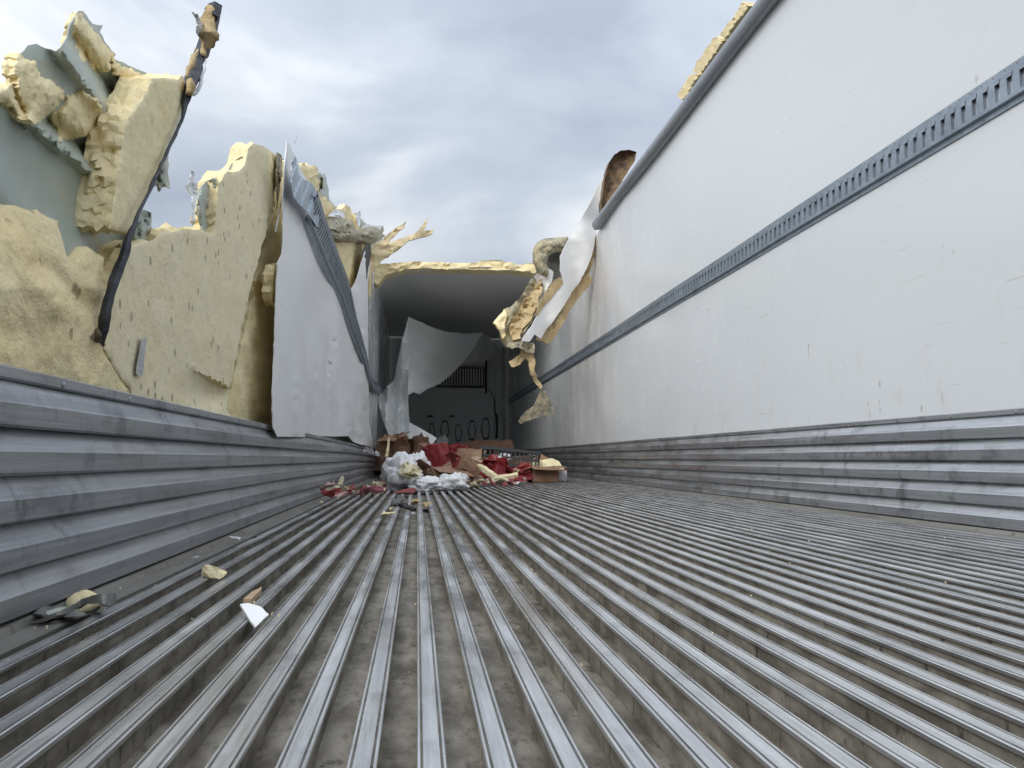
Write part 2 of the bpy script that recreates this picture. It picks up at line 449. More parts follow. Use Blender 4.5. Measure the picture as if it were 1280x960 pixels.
# ================================================================== GROUND AND FLOOR
g = mesh('ground', [(-1500, -1500, -1.3), (1500, -1500, -1.3), (1500, 1500, -1.3), (-1500, 1500, -1.3)], [(0, 1, 2, 3)], M['ground_asphalt'], base=(0, 0, -1.3))
props(g, 'grey asphalt ground far below the trailer', 'ground', kind='structure')

floor = thing('trailer_floor', 'grooved aluminium trailer floor with long parallel ribs and dirty channels', 'floor', (0, 0, 0), kind='structure')
ZP = -0.026
mesh('floor_pan', *box((XL + XR) / 2, (YB + YF) / 2, ZP - .02, XR - XL + .16, YF - YB, .04), M['pan'], floor)
PIT = 0.0529
xr0 = onZ(540, 960, 0).x
# T-shaped rib: capped top with two fine grooves along each edge
w, s, q = .0113, .0084, .0032
prof = [(-s, ZP), (-s, -.007), (-w, -.0045), (-w, -.0006), (-w + .0007, 0), (-w + .0024, 0), (-w + .0028, -q), (-w + .0044, -q), (-w + .0048, 0),
        (w - .0048, 0), (w - .0044, -q), (w - .0028, -q), (w - .0024, 0), (w - .0007, 0), (w, -.0006), (w, -.0045), (s, -.007), (s, ZP)]
# four slightly different bars (dented caps, faint waviness) shared between all ribs
npf = len(prof); ribmesh = []
RY = [YB + (YF - .03 - YB) * (i / 150) ** 1.6 for i in range(151)]
for q_ in range(4):
    def dent(p, q_=q_):
        top = max(0.0, min(1.0, (p.z - ZP) / -ZP))
        n_ = noise.noise(Vector((q_ * 9.1, p.y * 1.3, 0))); m_ = noise.noise(Vector((q_ * 5.3 + 40, p.y * 9, p.x * 60)))
        return p + Vector((.0009 * n_ * top, 0, -.0016 * max(0, m_ - .45) / .55 * top))
    vv, ff = extrude(prof, RY, dent)
    mi = []
    for i in range(150):
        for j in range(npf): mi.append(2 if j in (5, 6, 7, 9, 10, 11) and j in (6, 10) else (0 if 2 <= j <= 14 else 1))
    ribmesh.append((vv, ff, mi + [0, 0]))
k0 = math.ceil((XL + .095 - xr0) / PIT); k1 = math.floor((XR - .10 - xr0) / PIT)
rr = random.Random(4); proto = []
for k in range(k0, k1 + 1):
    if len(proto) < 4:
        vv, ff, mi = ribmesh[len(proto)]
        o = mesh('floor_rib', vv, ff, [M['alu_rib'], M['rib_side'], M['rib_side']], floor, False, mi); proto.append(o)
    else:
        o = rr.choice(proto).copy(); COL.objects.link(o); o.parent = floor
    o.location = (xr0 + k * PIT, 0, rr.uniform(-.0014, .0008)); o.rotation_euler = (0, 0, rr.uniform(-.00016, .00016))
xa, xb = xr0 + k0 * PIT - .03, xr0 + k1 * PIT + .03
# flat edge strips that carry the side walls, each with two shallow steps
mesh('edge_strip', *extrude([(XL - .02, ZP), (XL - .02, .006), (XL + .03, .006), (XL + .034, -.004), (xa, -.004), (xa, ZP)], [YB, 5, YF - .02]), M['ledge'], floor)
mesh('edge_strip', *extrude([(xb, ZP), (xb, -.003), (XR - .05, -.003), (XR - .046, .006), (XR + .02, .006), (XR + .02, ZP)][::1], [YB, 5, YF - .02]), M['ledge'], floor)

# ================================================================== SIDE WALLS
def ysteps(a, b, n): return [a + (b - a) * (i / n) for i in range(n + 1)]
def planks(root, X, sgn, mat, n=5, bend=None, ZSC=ZSC):
    """scuff plates: horizontal courses, each a flat dark face with a bright slanted shoulder above"""
    h = (ZSC - .028) / n
    ys = ysteps(YB, YF - .04, 70)
    for c in range(n):
        z0 = .008 + c * h
        pr = [(-.02, z0 + .0006), (.016, z0 + .0006), (.0215, z0 + .004), (.0225, z0 + h * .50), (.0195, z0 + h * .56), (.004, z0 + h - .0012), (-.02, z0 + h - .0012)]
        pr = [(X + sgn * a, b) for a, b in pr]
        if sgn < 0: pr = pr[::-1]
        o = mesh('scuff_plank', *extrude(pr, ys, (lambda p: bend(p, c)) if bend else None), mat, root)
    zt = .008 + n * h
    pr = [(-.02, zt), (.007, zt), (.012, zt + .003), (.012, ZSC - .003), (.008, ZSC), (-.02, ZSC)]
    pr = [(X + sgn * a, b) for a, b in pr]
    if sgn < 0: pr = pr[::-1]
    mesh('top_trim', *extrude(pr, ys, (lambda p: bend(p, n)) if bend else None), mat, root)

def track(root, X, sgn, ya, yb, zfn, xfn, mat, hh=.068, pitch=.0508, flat=0.0):
    """slotted cargo track: flanges, raised face with a punched slot every two inches, and rivets"""
    v = []; f = []; slot_faces = []
    def P(y, u, d):   # u along the height, d out of the wall
        return Vector((X + sgn * d + xfn(y, u), y, zfn(y) + u))
    def quad(*p):
        k = len(v); v.extend(p); f.append((k, k + 1, k + 2, k + 3) if sgn > 0 else (k + 3, k + 2, k + 1, k))
    rv = []; rf = []
    y = ya; i = 0
    a, b, d, sh, sw = hh - .018, hh - .021, .016, .034, .0105
    while y + pitch < yb:
        y0, y1 = y, y + pitch; ym = (y0 + y1) / 2; s0, s1 = ym - sw, ym + sw
        for (u0, d0, u1, d1) in ((-hh, .003, -a, .003), (-a, .003, -b, d), (b, d, a, .003), (a, .003, hh, .003)):
            quad(P(y0, u0, d0), P(y1, u0, d0), P(y1, u1, d1), P(y0, u1, d1))
        quad(P(y0, -hh, -.004), P(y1, -hh, -.004), P(y1, -hh, .003), P(y0, -hh, .003))
        quad(P(y0, hh, .003), P(y1, hh, .003), P(y1, hh, -.004), P(y0, hh, -.004))
        quad(P(y0, -b, d), P(y1, -b, d), P(y1, -sh, d), P(y0, -sh, d))
        quad(P(y0, sh, d), P(y1, sh, d), P(y1, b, d), P(y0, b, d))
        quad(P(y0, -sh, d), P(s0, -sh, d), P(s0, sh, d), P(y0, sh, d))
        quad(P(s1, -sh, d), P(y1, -sh, d), P(y1, sh, d), P(s1, sh, d))
        e = .003
        quad(P(s0, -sh, d), P(s1, -sh, d), P(s1, -sh, e), P(s0, -sh, e)); quad(P(s0, sh, e), P(s1, sh, e), P(s1, sh, d), P(s0, sh, d))
        quad(P(s0, -sh, e), P(s0, sh, e), P(s0, sh, d), P(s0, -sh, d)); quad(P(s1, -sh, d), P(s1, sh, d), P(s1, sh, e), P(s1, -sh, e))
        slot_faces.append(len(f)); quad(P(s0, -sh, e), P(s1, -sh, e), P(s1, sh, e), P(s0, sh, e))
        # lip that stands out of every slot
        quad(P(s0, sh - .012, d + .0015), P(s1, sh - .012, d + .0015), P(s1 + .004, sh + .003, d + .0015), P(s0 - .004, sh + .003, d + .0015))
        for u in (-hh + .009, hh - .009):
            c = P(y0 + .004, u, .003); k = len(rv); r = .0042
            for j in range(6):
                t = j * math.pi / 3; rv.append(c + Vector((0, math.cos(t) * r, math.sin(t) * r)))
            rv.append(c + Vector((sgn * .0028, 0, 0)))
            rf += [(k + j, k + (j + 1) % 6, k + 6) for j in range(6)]
        y = y1; i += 1
    mi_ = [0] * len(f)
    for q_ in slot_faces: mi_[q_] = 1
    t = mesh('cargo_track', v, f, [mat, M['slot_back']], root, False, mi_)
    rvt = mesh('track_rivets', rv, rf, M['rivet_steel'], t); rvt['kind'] = 'stuff'
    return t

# ---- right wall: whole, white, with the roof torn off above its cove rail
wr = thing('side_wall', 'long white trailer side wall still standing on the right with a slotted track', 'wall', (XR, 6, 0))
def xr_buckle(y, z):
    g = lambda c, w: math.exp(-((y - c) / w) ** 2)
    lean = .35 * (z - 1.0)
    win = 1 - math.exp(-((z - 1.395) / .40) ** 4)
    return win * (-.012 * g(7.25 - lean * 1.2, .45) + .030 * g(8.3 - lean, .55) - .030 * g(9.6 - lean, .45) + .01 * g(11, .8) + .004 * math.sin(y * 1.9 + z))
# the liner: one long sheet, gently buckled, cut at the ceiling line
NY, NZ = 150, 26
V = []; Fc = []
for i in range(NY + 1):
    y = YB + (YF - YB) * i / NY
    for j in range(NZ + 1):
        z = ZSC - .006 + (2.62 - ZSC + .006) * j / NZ
        k = min(1, (z - ZSC) / .35)
        V.append((XR + xr_buckle(y, z) * max(0, k) + .004 * noise.noise(Vector((0, y * .9, z * 1.1))) * max(0, k), y, z))
for i in range(NY):
    for j in range(NZ):
        a = i * (NZ + 1) + j; Fc.append((a, a + 1, a + NZ + 2, a + NZ + 1))
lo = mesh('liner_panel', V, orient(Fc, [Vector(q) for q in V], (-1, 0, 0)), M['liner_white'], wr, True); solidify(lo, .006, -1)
mesh('foam_core', *box(XR + .075, (YB + YF) / 2, 1.33, .05, YF - YB, 2.60), M['foam_rough'], wr)
mesh('outer_skin', *box(XR + .103, (YB + YF) / 2, 1.33, .004, YF - YB, 2.64), M['skin_out'], wr)
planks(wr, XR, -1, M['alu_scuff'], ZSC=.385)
track(wr, XR, -1, YB + .1, YF - .1, lambda y: 1.395, lambda y, u: xr_buckle(y, 1.395 + u) + .004 * noise.noise(Vector((0, y * .9, (1.395 + u) * 1.1))) - .003, M['steel_track'])
# cove rail along the top edge, ends where the roof was ripped off
pr = []
for j in range(13):
    t = R(-62 + j * 15); pr.append((XR - .012 - .058 * math.cos(t), 2.645 + .062 * math.sin(t)))
pr += [(XR + .10, 2.712), (XR + .10, 2.665), (XR + .02, 2.60)]
mesh('cove_rail', *extrude(pr, ysteps(YB, 7.55, 24), lambda p: p + Vector((.006 * noise.noise(Vector((1, p.y, 0))), 0, .01 * noise.noise(Vector((2, p.y * .7, 0)))))), M['rail_grey'], wr, True)
rnd = random.Random(8)
# ragged foam left standing on the rail
for (pa, pb, hgt) in (((846, 120), (864, 92), 0.5), ((866, 90), (896, 46), 4.5), ((898, 44), (928, 2), -2.5)):
    A, B = Vector(pa), Vector(pb); nrm = Vector((-(B - A).y, (B - A).x)).normalized()
    if nrm.x > 0: nrm = -nrm
    pts = [tuple(A + (-nrm) * 9), tuple(B + (-nrm) * 9)]
    k = 7
    for j in range(k + 1):
        t = 1 - j / k
        pts.append(tuple(A + (B - A) * t + nrm * (hgt * rnd.uniform(.25, 1.0) * (1 if 0 < j < k else .2))))
    slab('foam_remnant', jag(pts, 1.6, 2.2, int(pa[0])), lambda x, y, d: onX(x, y, XR + .02 + .008 * fr((x * .09, y * .09, 0), 3)), (.07, 0, 0), M['foam_rough'], wr, 4, 2, .01, 3, (-1, 0, 0))

# ---- left wall: liner and foam torn open
wl_ = thing('side_wall', 'wrecked left trailer side wall torn open down to yellow foam and green skin', 'wall', (XL, 5, 0))
def left_bend(p, c):
    # the far stretch is pushed in and its upper courses sag
    g = math.exp(-((p.y - 8.2) / 2.6) ** 2)
    s = max(0.0, min(1.0, (p.y - 6) / 6))
    return p + Vector((.006 * math.sin(p.y * 1.3 + c * .4) * min(1, p.y / 3) + .012 * g * (.3 + c / 5), 0, -.085 * s * s * (c / 5)))
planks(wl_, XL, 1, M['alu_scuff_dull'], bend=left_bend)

def wallfn(X, amp=.006, s=6, seed=0, edge=0.0, ew=6.0, extra=None, ridged=False):
    def fn(px, py, d):
        p = onX(px, py, X); r = amp * fr(p, s, 5, seed) - edge * math.exp(-d / ew)
        if extra: r += extra(px, py)
        return onX(px, py, X + r)
    return fn
def segd(px, py, a, b):
    a, b, p = Vector(a), Vector(b), Vector((px, py)); ab = b - a
    t = max(0, min(1, (p - a).dot(ab) / ab.dot(ab))); return (p - a - ab * t).length

# outer skin, greenish on the inside, creased; torn along its upper edge
green = [(-300, 40), (-120, 95), (-40, 92), (0, 104), (17, 103), (24, 68), (34, 57), (45, 55), (70, 64), (80, 52), (87, 30), (97, 14), (103, 14), (115, 30), (128, 32), (124, 40), (130, 52), (144, 68), (141, 73),
         (165, 84), (192, 97), (228, 100), (226, 150), (200, 215), (170, 275), (150, 330), (140, 400), (60, 420), (-60, 400), (-300, 380)]
def creases(px, py):
    r = 0.030 * math.exp(-(segd(px, py, (70, 50), (160, 175)) / 11) ** 2)
    r -= 0.030 * math.exp(-(segd(px, py, (92, 48), (170, 160)) / 10) ** 2)
    r += 0.022 * math.exp(-(segd(px, py, (35, 150), (145, 240)) / 6) ** 2)
    r -= 0.026 * math.exp(-(segd(px, py, (60, 150), (150, 220)) / 9) ** 2)
    r += 0.02 * math.exp(-(segd(px, py, (-60, 190), (90, 320)) / 30) ** 2)
    r -= 0.05 * max(0, (120 - py) / 120.0) ** 1.5
    return r
sheet('outer_skin', jag(green, 1.3, 6, 3), wallfn(-.665, .012, 3, 1, extra=creases), M['skin'], wl_, 6, .003, 3)
# skin behind the farther foam slabs
far = [(140, 420), (150, 330), (172, 312), (200, 300), (262, 292), (275, 238), (300, 210), (318, 186), (345, 196), (372, 205), (408, 222), (412, 250), (424, 262), (446, 268), (470, 292), (478, 300), (470, 420), (470, 560), (300, 560), (140, 520)]
sheet('outer_skin', jag(far, 1.5, 6, 5), wallfn(-.672, .008, 3, 2), M['skin'], wl_, 9, .003, 5)
# ragged foam sticking to the skin near the camera
sheet_l = [([(18, 70), (24, 66), (34, 74), (46, 78), (50, 96), (66, 102), (80, 112), (78, 126), (66, 140), (58, 148), (44, 156), (34, 150), (28, 132), (20, 112), (17, 96)], .045, 5),
           ([(84, 118), (98, 112), (112, 118), (124, 126), (127, 138), (122, 156), (108, 170), (92, 176), (74, 176), (68, 160), (74, 146), (80, 132)], .045, 15),
           ([(88, 28), (97, 16), (104, 17), (112, 30), (122, 42), (131, 55), (143, 70), (136, 78), (138, 88), (128, 92), (122, 86), (112, 90), (104, 80), (92, 76), (84, 62), (83, 48)], .028, 6),
           ([(-300, 90), (-60, 104), (-5, 108), (17, 104), (18, 122), (34, 150), (26, 152), (8, 128), (-30, 126), (-300, 140)], .03, 7),
           ([(138, 118), (152, 112), (160, 126), (158, 142), (164, 160), (150, 164), (146, 146), (138, 134)], .025, 8),
           ([(140, 70), (152, 84), (172, 90), (190, 98), (186, 108), (170, 104), (156, 96), (144, 92)], .022, 9)]
for pts, t, sd_ in sheet_l:
    t *= .26
    slab('foam_lump', jag(pts, 2.6, 2.6, sd_), wallfn(-.659 + t, .0045, 24, sd_, t * .95, 4, extra=creases), (-t * 1.3, 0, 0), M['foam_torn'], wl_, 2.4, 2, .002, sd_)
# thick foam edge beside the broken post
slab('foam_slab', jag([(190, 98), (205, 97), (222, 100), (228, 94), (233, 108), (230, 128), (222, 152), (205, 192), (186, 240), (168, 284), (160, 292), (136, 286), (140, 262), (144, 236), (147, 214), (150, 196), (153, 178), (156, 160), (162, 144), (172, 130), (184, 114)], 1.0, 4, 12),
     wallfn(-.592, .003, 12, 4, .003, 2), (-.068, 0, 0), M['foam_pale'], wl_, 3, 7, .010, 4, matside=M['foam_rough'])
# lower foam, hollowed by the tear, feathering out on the skin
def hollow(px, py):
    t = max(0, min(1, (360 - py) / 110))
    return -.048 * t ** 1.1 + .010 * math.exp(-(segd(px, py, (20, 300), (70, 380)) / 18) ** 2) - .012 * math.exp(-(segd(px, py, (50, 330), (130, 400)) / 14) ** 2)
slab('foam_slab', jag([(-300, 205), (-60, 238), (0, 253), (16, 256), (32, 262), (46, 262), (60, 272), (72, 276), (78, 300), (84, 322), (92, 332), (102, 314), (108, 308), (120, 316), (130, 322), (128, 345), (131, 372), (122, 396), (124, 425), (133, 444), (150, 468), (162, 492), (160, 530), (40, 540), (-300, 500)], 1.8, 5, 21),
     wallfn(-.602, .005, 14, 5, .004, 2, hollow), (-.06, 0, 0), M['foam_torn'], wl_, 3, 3, .012, 21)
# flat pitted slab
slab('foam_slab', jag([(166, 530), (163, 486), (146, 466), (130, 436), (134, 408), (140, 390), (143, 362), (147, 338), (158, 310), (176, 303), (192, 299), (200, 291), (216, 290), (233, 286), (252, 287), (266, 293), (270, 270), (273, 230), (284, 214), (298, 214), (306, 206), (310, 186), (317, 179), (328, 182), (340, 190), (347, 196), (343, 240), (339, 268), (326, 315), (315, 355), (301, 415), (292, 460), (283, 512), (300, 540)], 1.3, 5, 22),
     wallfn(-.600, .003, 9, 6, .003, 2, lambda a, b: -.03 * math.exp(-((a - 262) / 26) ** 2 - ((b - 490) / 22) ** 2) * (1 if b > 462 + (a - 240) * .5 else .0)), (-.06, 0, 0), M['foam_cut'], wl_, 3.2, 5, .014, 22, matside=M['foam_rough'])
# shaded slab behind the hanging liner
slab('foam_slab', jag([(284, 545), (284, 512), (296, 455), (306, 410), (320, 352), (333, 305), (343, 262), (348, 205), (356, 200), (360, 300), (372, 420), (372, 555)], 1.2, 5, 23),
     wallfn(-.632, .010, 8, 7, .01, 6), (-.035, 0, 0), M['foam_rough'], wl_, 5, 2, .01, 23)
# torn block left above the track, farther on
slab('foam_slab', jag([(372, 206), (380, 203), (386, 208), (392, 206), (398, 212), (402, 230), (398, 242), (406, 246), (414, 254), (420, 264), (416, 276), (408, 286), (402, 300), (392, 292), (384, 262), (374, 240)], 1.6, 3.5, 24),
     wallfn(-.60, .012, 9, 8, .015, 4), (-.06, 0, 0), M['foam_rough'], wl_, 3, 3, .014, 24)
slab('foam_slab', jag([(400, 296), (420, 300), (440, 302), (456, 304), (462, 318), (458, 350), (452, 372), (446, 400), (440, 410), (428, 372), (416, 338)], 1.2, 3.5, 25),
     wallfn(-.615, .012, 6, 9, .01, 4), (-.045, 0, 0), M['foam_rough'], wl_, 3, 2, .012, 25)
slab('foam_slab', jag([(426, 262), (432, 256), (437, 258), (440, 266), (447, 270), (449, 284), (452, 296), (444, 300), (434, 290), (428, 278)], 1.2, 3, 26),
     wallfn(-.60, .012, 6, 10, .012, 3), (-.05, 0, 0), M['foam_rough'], wl_, 2.5, 3, .02, 26)
# small torn tabs of skin on the edges of the foam
tabs = [([(203, 200), (210, 196), (209, 215), (212, 236), (204, 233), (199, 240), (196, 232), (189, 235)], 'skin', -.645), ([(168, 300), (172, 268), (180, 262), (189, 266), (188, 303)], 'skin', -.63),
        ([(232, 232), (238, 226), (240, 213), (242, 214), (241, 228), (247, 230), (246, 250), (240, 268), (244, 276), (240, 282), (237, 276), (241, 262), (240, 244), (235, 238)], 'liner_hung', -.61),
        ([(246, 262), (249, 236), (258, 226), (270, 222), (272, 230), (264, 240), (262, 262), (267, 276), (262, 292), (250, 286)], 'skin', -.63), ([(282, 222), (288, 206), (295, 200), (299, 210), (293, 222)], 'skin', -.64),
        ([(406, 218), (408, 226), (404, 244), (400, 240), (398, 216)], 'skin', -.61), ([(346, 190), (352, 194), (353, 216), (349, 240), (346, 262), (345, 230)], 'skin_olive', -.60)]
for i, (pts, m_, x_) in enumerate(tabs):
    sheet('torn_tab', jag(pts, .8, 4, 40 + i), wallfn(x_, .03, 8, 40 + i), M[m_], wl_, 3, .003, 40 + i)
# splintered post of the wall frame
path = resample([onX(*p) for p in ((269, 8, -.60), (262, 40, -.60), (250, 74, -.60), (237, 108, -.585), (228, 146, -.58), (213, 182, -.58), (190, 232, -.578), (168, 280, -.576), (152, 328, -.578), (138, 370, -.585), (127, 418, -.60), (124, 440, -.63))], 6)
rad = []
for i in range(len(path)):
    t = i / (len(path) - 1); rad.append(.022 if t < .24 else (.022 - (t - .24) / .12 * .0175 if t < .36 else (.0045 if t < .62 else .0045 + .006 * min(1, (t - .62) * 12))))
post = mesh('frame_post', *tube(path, rad, 5, 3, .003, (1.0, .8)), M['steel_dark'], wl_)
p2 = resample([onX(*p) for p in ((264, 12, -.59), (262, 28, -.585), (260, 46, -.58), (258, 58, -.582), (252, 70, -.59))], 5)
mesh('foam_crust', *tube(p2, [.008, .012, .014, .017, .016, .020, .021, .022, .020, .024, .024, .022, .020, .019, .017, .014, .011, .009, .007, .006, .004], 9, 5, .016), M['foam_old'], post, True)
p3 = resample([onX(*p) for p in ((268, 22, -.572), (271, 9, -.572))], 4)
mesh('post_end', *tube(p3, .013, 4, 6, .003), M['steel_dark'], post)
for i, (a, b, r_) in enumerate((((247, 62), (233, 96), .006), ((258, 74), (243, 120), .004), ((240, 100), (236, 118), .011))):
    pp = resample([onX(a[0], a[1], -.575), onX((a[0] + b[0]) / 2 + 1, (a[1] + b[1]) / 2, -.57), onX(b[0], b[1], -.573)], 5)
    mesh('splinter', *tube(pp, [r_ * (.3 + .9 * math.sin(3 * j / 10)) for j in range(11)], 6, i, .006), M['foam_old'] if i != 1 else M['skin_out'], post, True)
sheet('torn_fin', jag([(240, 15), (247, 17), (250, 26), (255, 32), (257, 40), (250, 48), (246, 42), (246, 30), (243, 20)], .6, 3, 61), wallfn(-.60, .02, 8, 61), M['skin_out'], post, 2.5, .003, 61)
mesh('wood_plug', *tube([onX(122, 412, -.60), onX(122, 419, -.59), onX(123, 427, -.60)], [.004, .007, .005], 6, 2, .004), M['rust'], wl_, True)
sheet('foil_strip', jag([(172, 470), (170, 466), (177, 424), (183, 422), (178, 468)], .5, 6, 66), wallfn(-.592, .003, 8, 66), M['alu_scuff'], wl_, 3, .002, 66)

# hanging liner: below the bent track, slipped off its foam
def liner_fn(px, py, d):
    X = -.548
    p = onX(px, py, X)
    r = .010 * fr(p, 1.6, 3, 30) + .016 * math.sin(p.y * 2.6 + p.z * .7) * min(1, (px - 335) / 60) + .012 * math.exp(-((px - 462) / 9) ** 2)
    for (x0_, w_, a_, y0_) in ((366, 2.2, .007, 430), (379, 3, -.006, 400), (396, 3, .006, 360), (408, 4, -.007, 300), (420, 3, .007, 330), (431, 3, -.009, 380), (440, 3, .010, 400), (450, 3, -.012, 380)):
        r += a_ * math.exp(-((px - x0_ - (py - 450) * .06) / w_) ** 2) * max(0, min(1, (py - y0_) / 80))
    return onX(px, py, X + r)
lin = [(346, 330), (343, 417), (340, 495), (341, 535), (346, 546), (380, 546), (435, 545), (441, 552), (452, 556), (466, 559), (462, 530), (460, 470), (460, 420), (460, 345), (463, 330), (459, 306), (452, 326), (444, 352), (435, 368), (428, 352), (412, 312), (402, 280), (396, 250), (384, 226), (374, 208), (369, 196), (363, 184), (358, 176), (355, 215), (353, 249), (353, 300), (352, 318)]
sheet('hanging_liner', jag(lin, .5, 5, 31), liner_fn, M['liner_hung'], wl_, 5, .004, 31)
slab('foam_edge', jag([(348, 330), (341, 332), (337, 350), (338, 372), (343, 384), (347, 372)], 1, 3.5, 32), wallfn(-.565, .006, 9, 32, .01, 3), (-.03, 0, 0), M['foam_rough'], wl_, 3, 2, .008, 32)
mesh('bent_wire', *tube(resample([onX(344, 290, -.56), onX(354, 240, -.555), onX(363, 205, -.55), (onX(371, 168, -.55))], 6), .0028, 6), M['alu_scuff'], wl_)
# liner that is still fixed under the roof
V = []; Fc = []
ys = ysteps(8.6, YF, 40); zs = ysteps(.34, ZC + .02, 20)
for i, y in enumerate(ys):
    for z in zs: V.append((XL - .004 + .006 * noise.noise(Vector((3, y, z))) + .02 * math.exp(-((y - 10.4) / .5) ** 2), y, z))
for i in range(40):
    for j in range(20):
        a = i * 21 + j; Fc.append((a, a + 21, a + 22, a + 1))
# torn diagonal near edge
keep = [f for f in Fc if all(V[k][1] > 8.75 + .9 * max(0, 1.7 - abs(V[k][2] - 1.4)) * .0 + (.45 if V[k][2] > 2.2 else 0) for k in f)]
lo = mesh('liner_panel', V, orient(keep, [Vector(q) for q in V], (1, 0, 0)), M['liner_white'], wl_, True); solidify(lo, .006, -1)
mesh('outer_skin', *box(XL - .10, 12.05, 1.3, .004, 6.9, 2.9), M['skin_out'], wl_)
mesh('foam_core', *box(XL - .055, 12.2, 1.3, .075, 6.5, 2.75), M['foam_rough'], wl_)

# bent slotted track of the left wall
tp = [(366, 212), (372, 236), (382, 262), (397, 300), (411, 338), (428, 380), (444, 418), (455, 456), (466, 482)]
tp3 = [onX(x, y, -.54) for x, y in tp] + [Vector((-.545, 13.2, 1.33)), Vector((-.55, 15.4, 1.36))]
TY = [p.y for p in tp3]; TZ = [p.z for p in tp3]
zt_ = lambda y: float(np.interp(y, TY, TZ))
def xt_(y, u):
    p = onX(522 - 1, 573, -1) if False else None
    k = .42 * max(0, min(1, (8.2 - y) / 3.2)); return .036 + .072 * k + u * k + .008 * math.sin(y * 2.6 + (zt_(y) + u) * .7)
trk = track(wl_, XL, 1, tp3[2].y - .06, YF - .1, zt_, xt_, M['steel_track'])
# torn end of the track: plate splayed into a point
sheet('torn_end', jag([(367, 196), (370, 198), (372, 212), (376, 222), (390, 230), (397, 244), (401, 262), (404, 280), (396, 284), (384, 266), (376, 258), (368, 248), (364, 234), (364, 216)], .6, 3, 71), lambda a, b, d: onX(a, b, -.500 + .006 * math.sin(a * .5 + b * .2)), M['steel_track'], trk, 2.5, .004, 71)

# olive broken beam end, splinters and scraps on the wall top
ch = slab('torn_beam', jag([(405, 308), (404, 292), (408, 276), (414, 271), (428, 274), (441, 277), (444, 288), (456, 286), (464, 282), (476, 286), (479, 282), (480, 288), (478, 292), (482, 295), (472, 302), (464, 306), (452, 303), (436, 302), (418, 301)], 1.4, 3, 81),
          lambda a, b, d: onX(a, b, -.52 + .03 * fr((a * .05, b * .08, 0), 2, 4, 81) - .05 * math.exp(-d / 3)), (-.10, 0, 0), M['skin_olive'], wl_, 2.5, 3, .03, 81)
for i, pts in enumerate(([(410, 270), (418, 262), (424, 262), (430, 266), (432, 273), (424, 272)], [(452, 284), (460, 280), (472, 282), (478, 284), (470, 286), (458, 287)], [(444, 266), (449, 262), (451, 268), (449, 284), (446, 278)])):
    sheet('torn_tab', jag(pts, .8, 3, 84 + i), lambda a, b, d: onX(a, b, -.57 + .02 * fr((a * .05, b * .05, 1), 3)), M['liner_hung'], wl_, 2.5, .003, 84 + i)
sheet('torn_tab', jag([(458, 352), (455, 330), (452, 318), (458, 304), (463, 306), (464, 318), (460, 336)], .5, 3, 90), lambda a, b, d: onX(a, b, -.532), M['black_plastic'], wl_, 3, .004, 90)
def splf(a, b, d):   # the flap bends out of the wall into the room
    t = max(0, min(1, (a - 452) / 90)); Y = 8.35 + .55 * t
    return onY(a, b, Y + .04 * fr((a * .04, b * .06, 0), 2, 4, 5))
slab('splintered_flap', jag([(449, 364), (455, 340), (462, 322), (466, 306), (478, 300), (488, 290), (498, 283), (505, 279), (508, 276), (505, 284), (496, 291), (488, 299), (484, 305), (496, 300), (506, 297), (518, 292), (524, 287), (530, 278), (535, 272), (532, 284), (529, 289), (542, 287), (540, 292), (530, 296), (522, 298), (512, 300), (500, 310), (488, 318), (474, 328), (468, 336), (458, 350)], .9, 3, 91),
     splf, (0, .03, 0), M['splinter'], wl_, 2.5, 2, .01, 91, want=(0, -1, 0))

# screw heads along the scuff trims
for root_, X_, sg, zt2, bend_ in ((wr, XR, -1, .385 - .012, None), (wl_, XL, 1, ZSC - .012, left_bend)):
    v = []; f = []
    for q_ in range(52):
        y_ = .4 + q_ * .29 + .01 * math.sin(q_ * 7.0)
        c = Vector((X_ + sg * .012, y_, zt2)); c = bend_(c, 5) if bend_ else c
        k = len(v)
        for j in range(8): v.append(c + Vector((sg * .0005, .0055 * math.cos(j * math.pi / 4), .0055 * math.sin(j * math.pi / 4))))
        v.append(c + Vector((sg * .0035, 0, 0))); f += [(k + j, k + (j + 1) % 8, k + 8) for j in range(8)]
    sc_ = mesh('trim_screws', v, f, M['rivet_steel'], root_); sc_['kind'] = 'stuff'

# ================================================================== ROOF AND FRONT BULKHEAD
roof = thing('trailer_roof', 'remaining front part of the trailer roof with grey lining and torn foam edge', 'roof', (.6, 12.6, ZC))
V = []; Fc = []
nx, ny = 36, 30
for i in range(ny + 1):
    for j in range(nx + 1):
        t = j / nx; x = XL - .01 + (XR - XL + .02) * t
        y0 = YROOF + .10 * math.sin(t * 9) * .5 + .03 * noise.noise(Vector((x * 3, 0, 1))) + .35 * max(0, .12 - t) / .12
        s = i / ny; y = y0 + (YF - y0) * s
        z = ZC - .06 * math.exp(-((t - 0) / .10) ** 2) * (1 - s) - .05 * math.exp(-(s / .05) ** 2) * (.4 + .6 * math.sin(t * 5.2 + 1)) + .012 * noise.noise(Vector((x * 1.3, y * .8, 2)))
        V.append((x, y, z))
for i in range(ny):
    for j in range(nx):
        a = i * (nx + 1) + j; Fc.append((a, a + nx + 1, a + nx + 2, a + 1))
lo = mesh('ceiling_liner', V, orient(Fc, [Vector(q) for q in V], (0, 0, -1)), M['liner_ceiling'], roof, True); solidify(lo, .005, -1)
edge = jag([(466, 336), (470, 330), (490, 329), (520, 327), (560, 328), (585, 329), (600, 327), (630, 327), (650, 331), (672, 330), (704, 330), (704, 344), (672, 342), (640, 338), (600, 337), (560, 337), (530, 335), (505, 337), (490, 341), (480, 345), (474, 354), (470, 356), (467, 350)], .8, 3.5, 95)
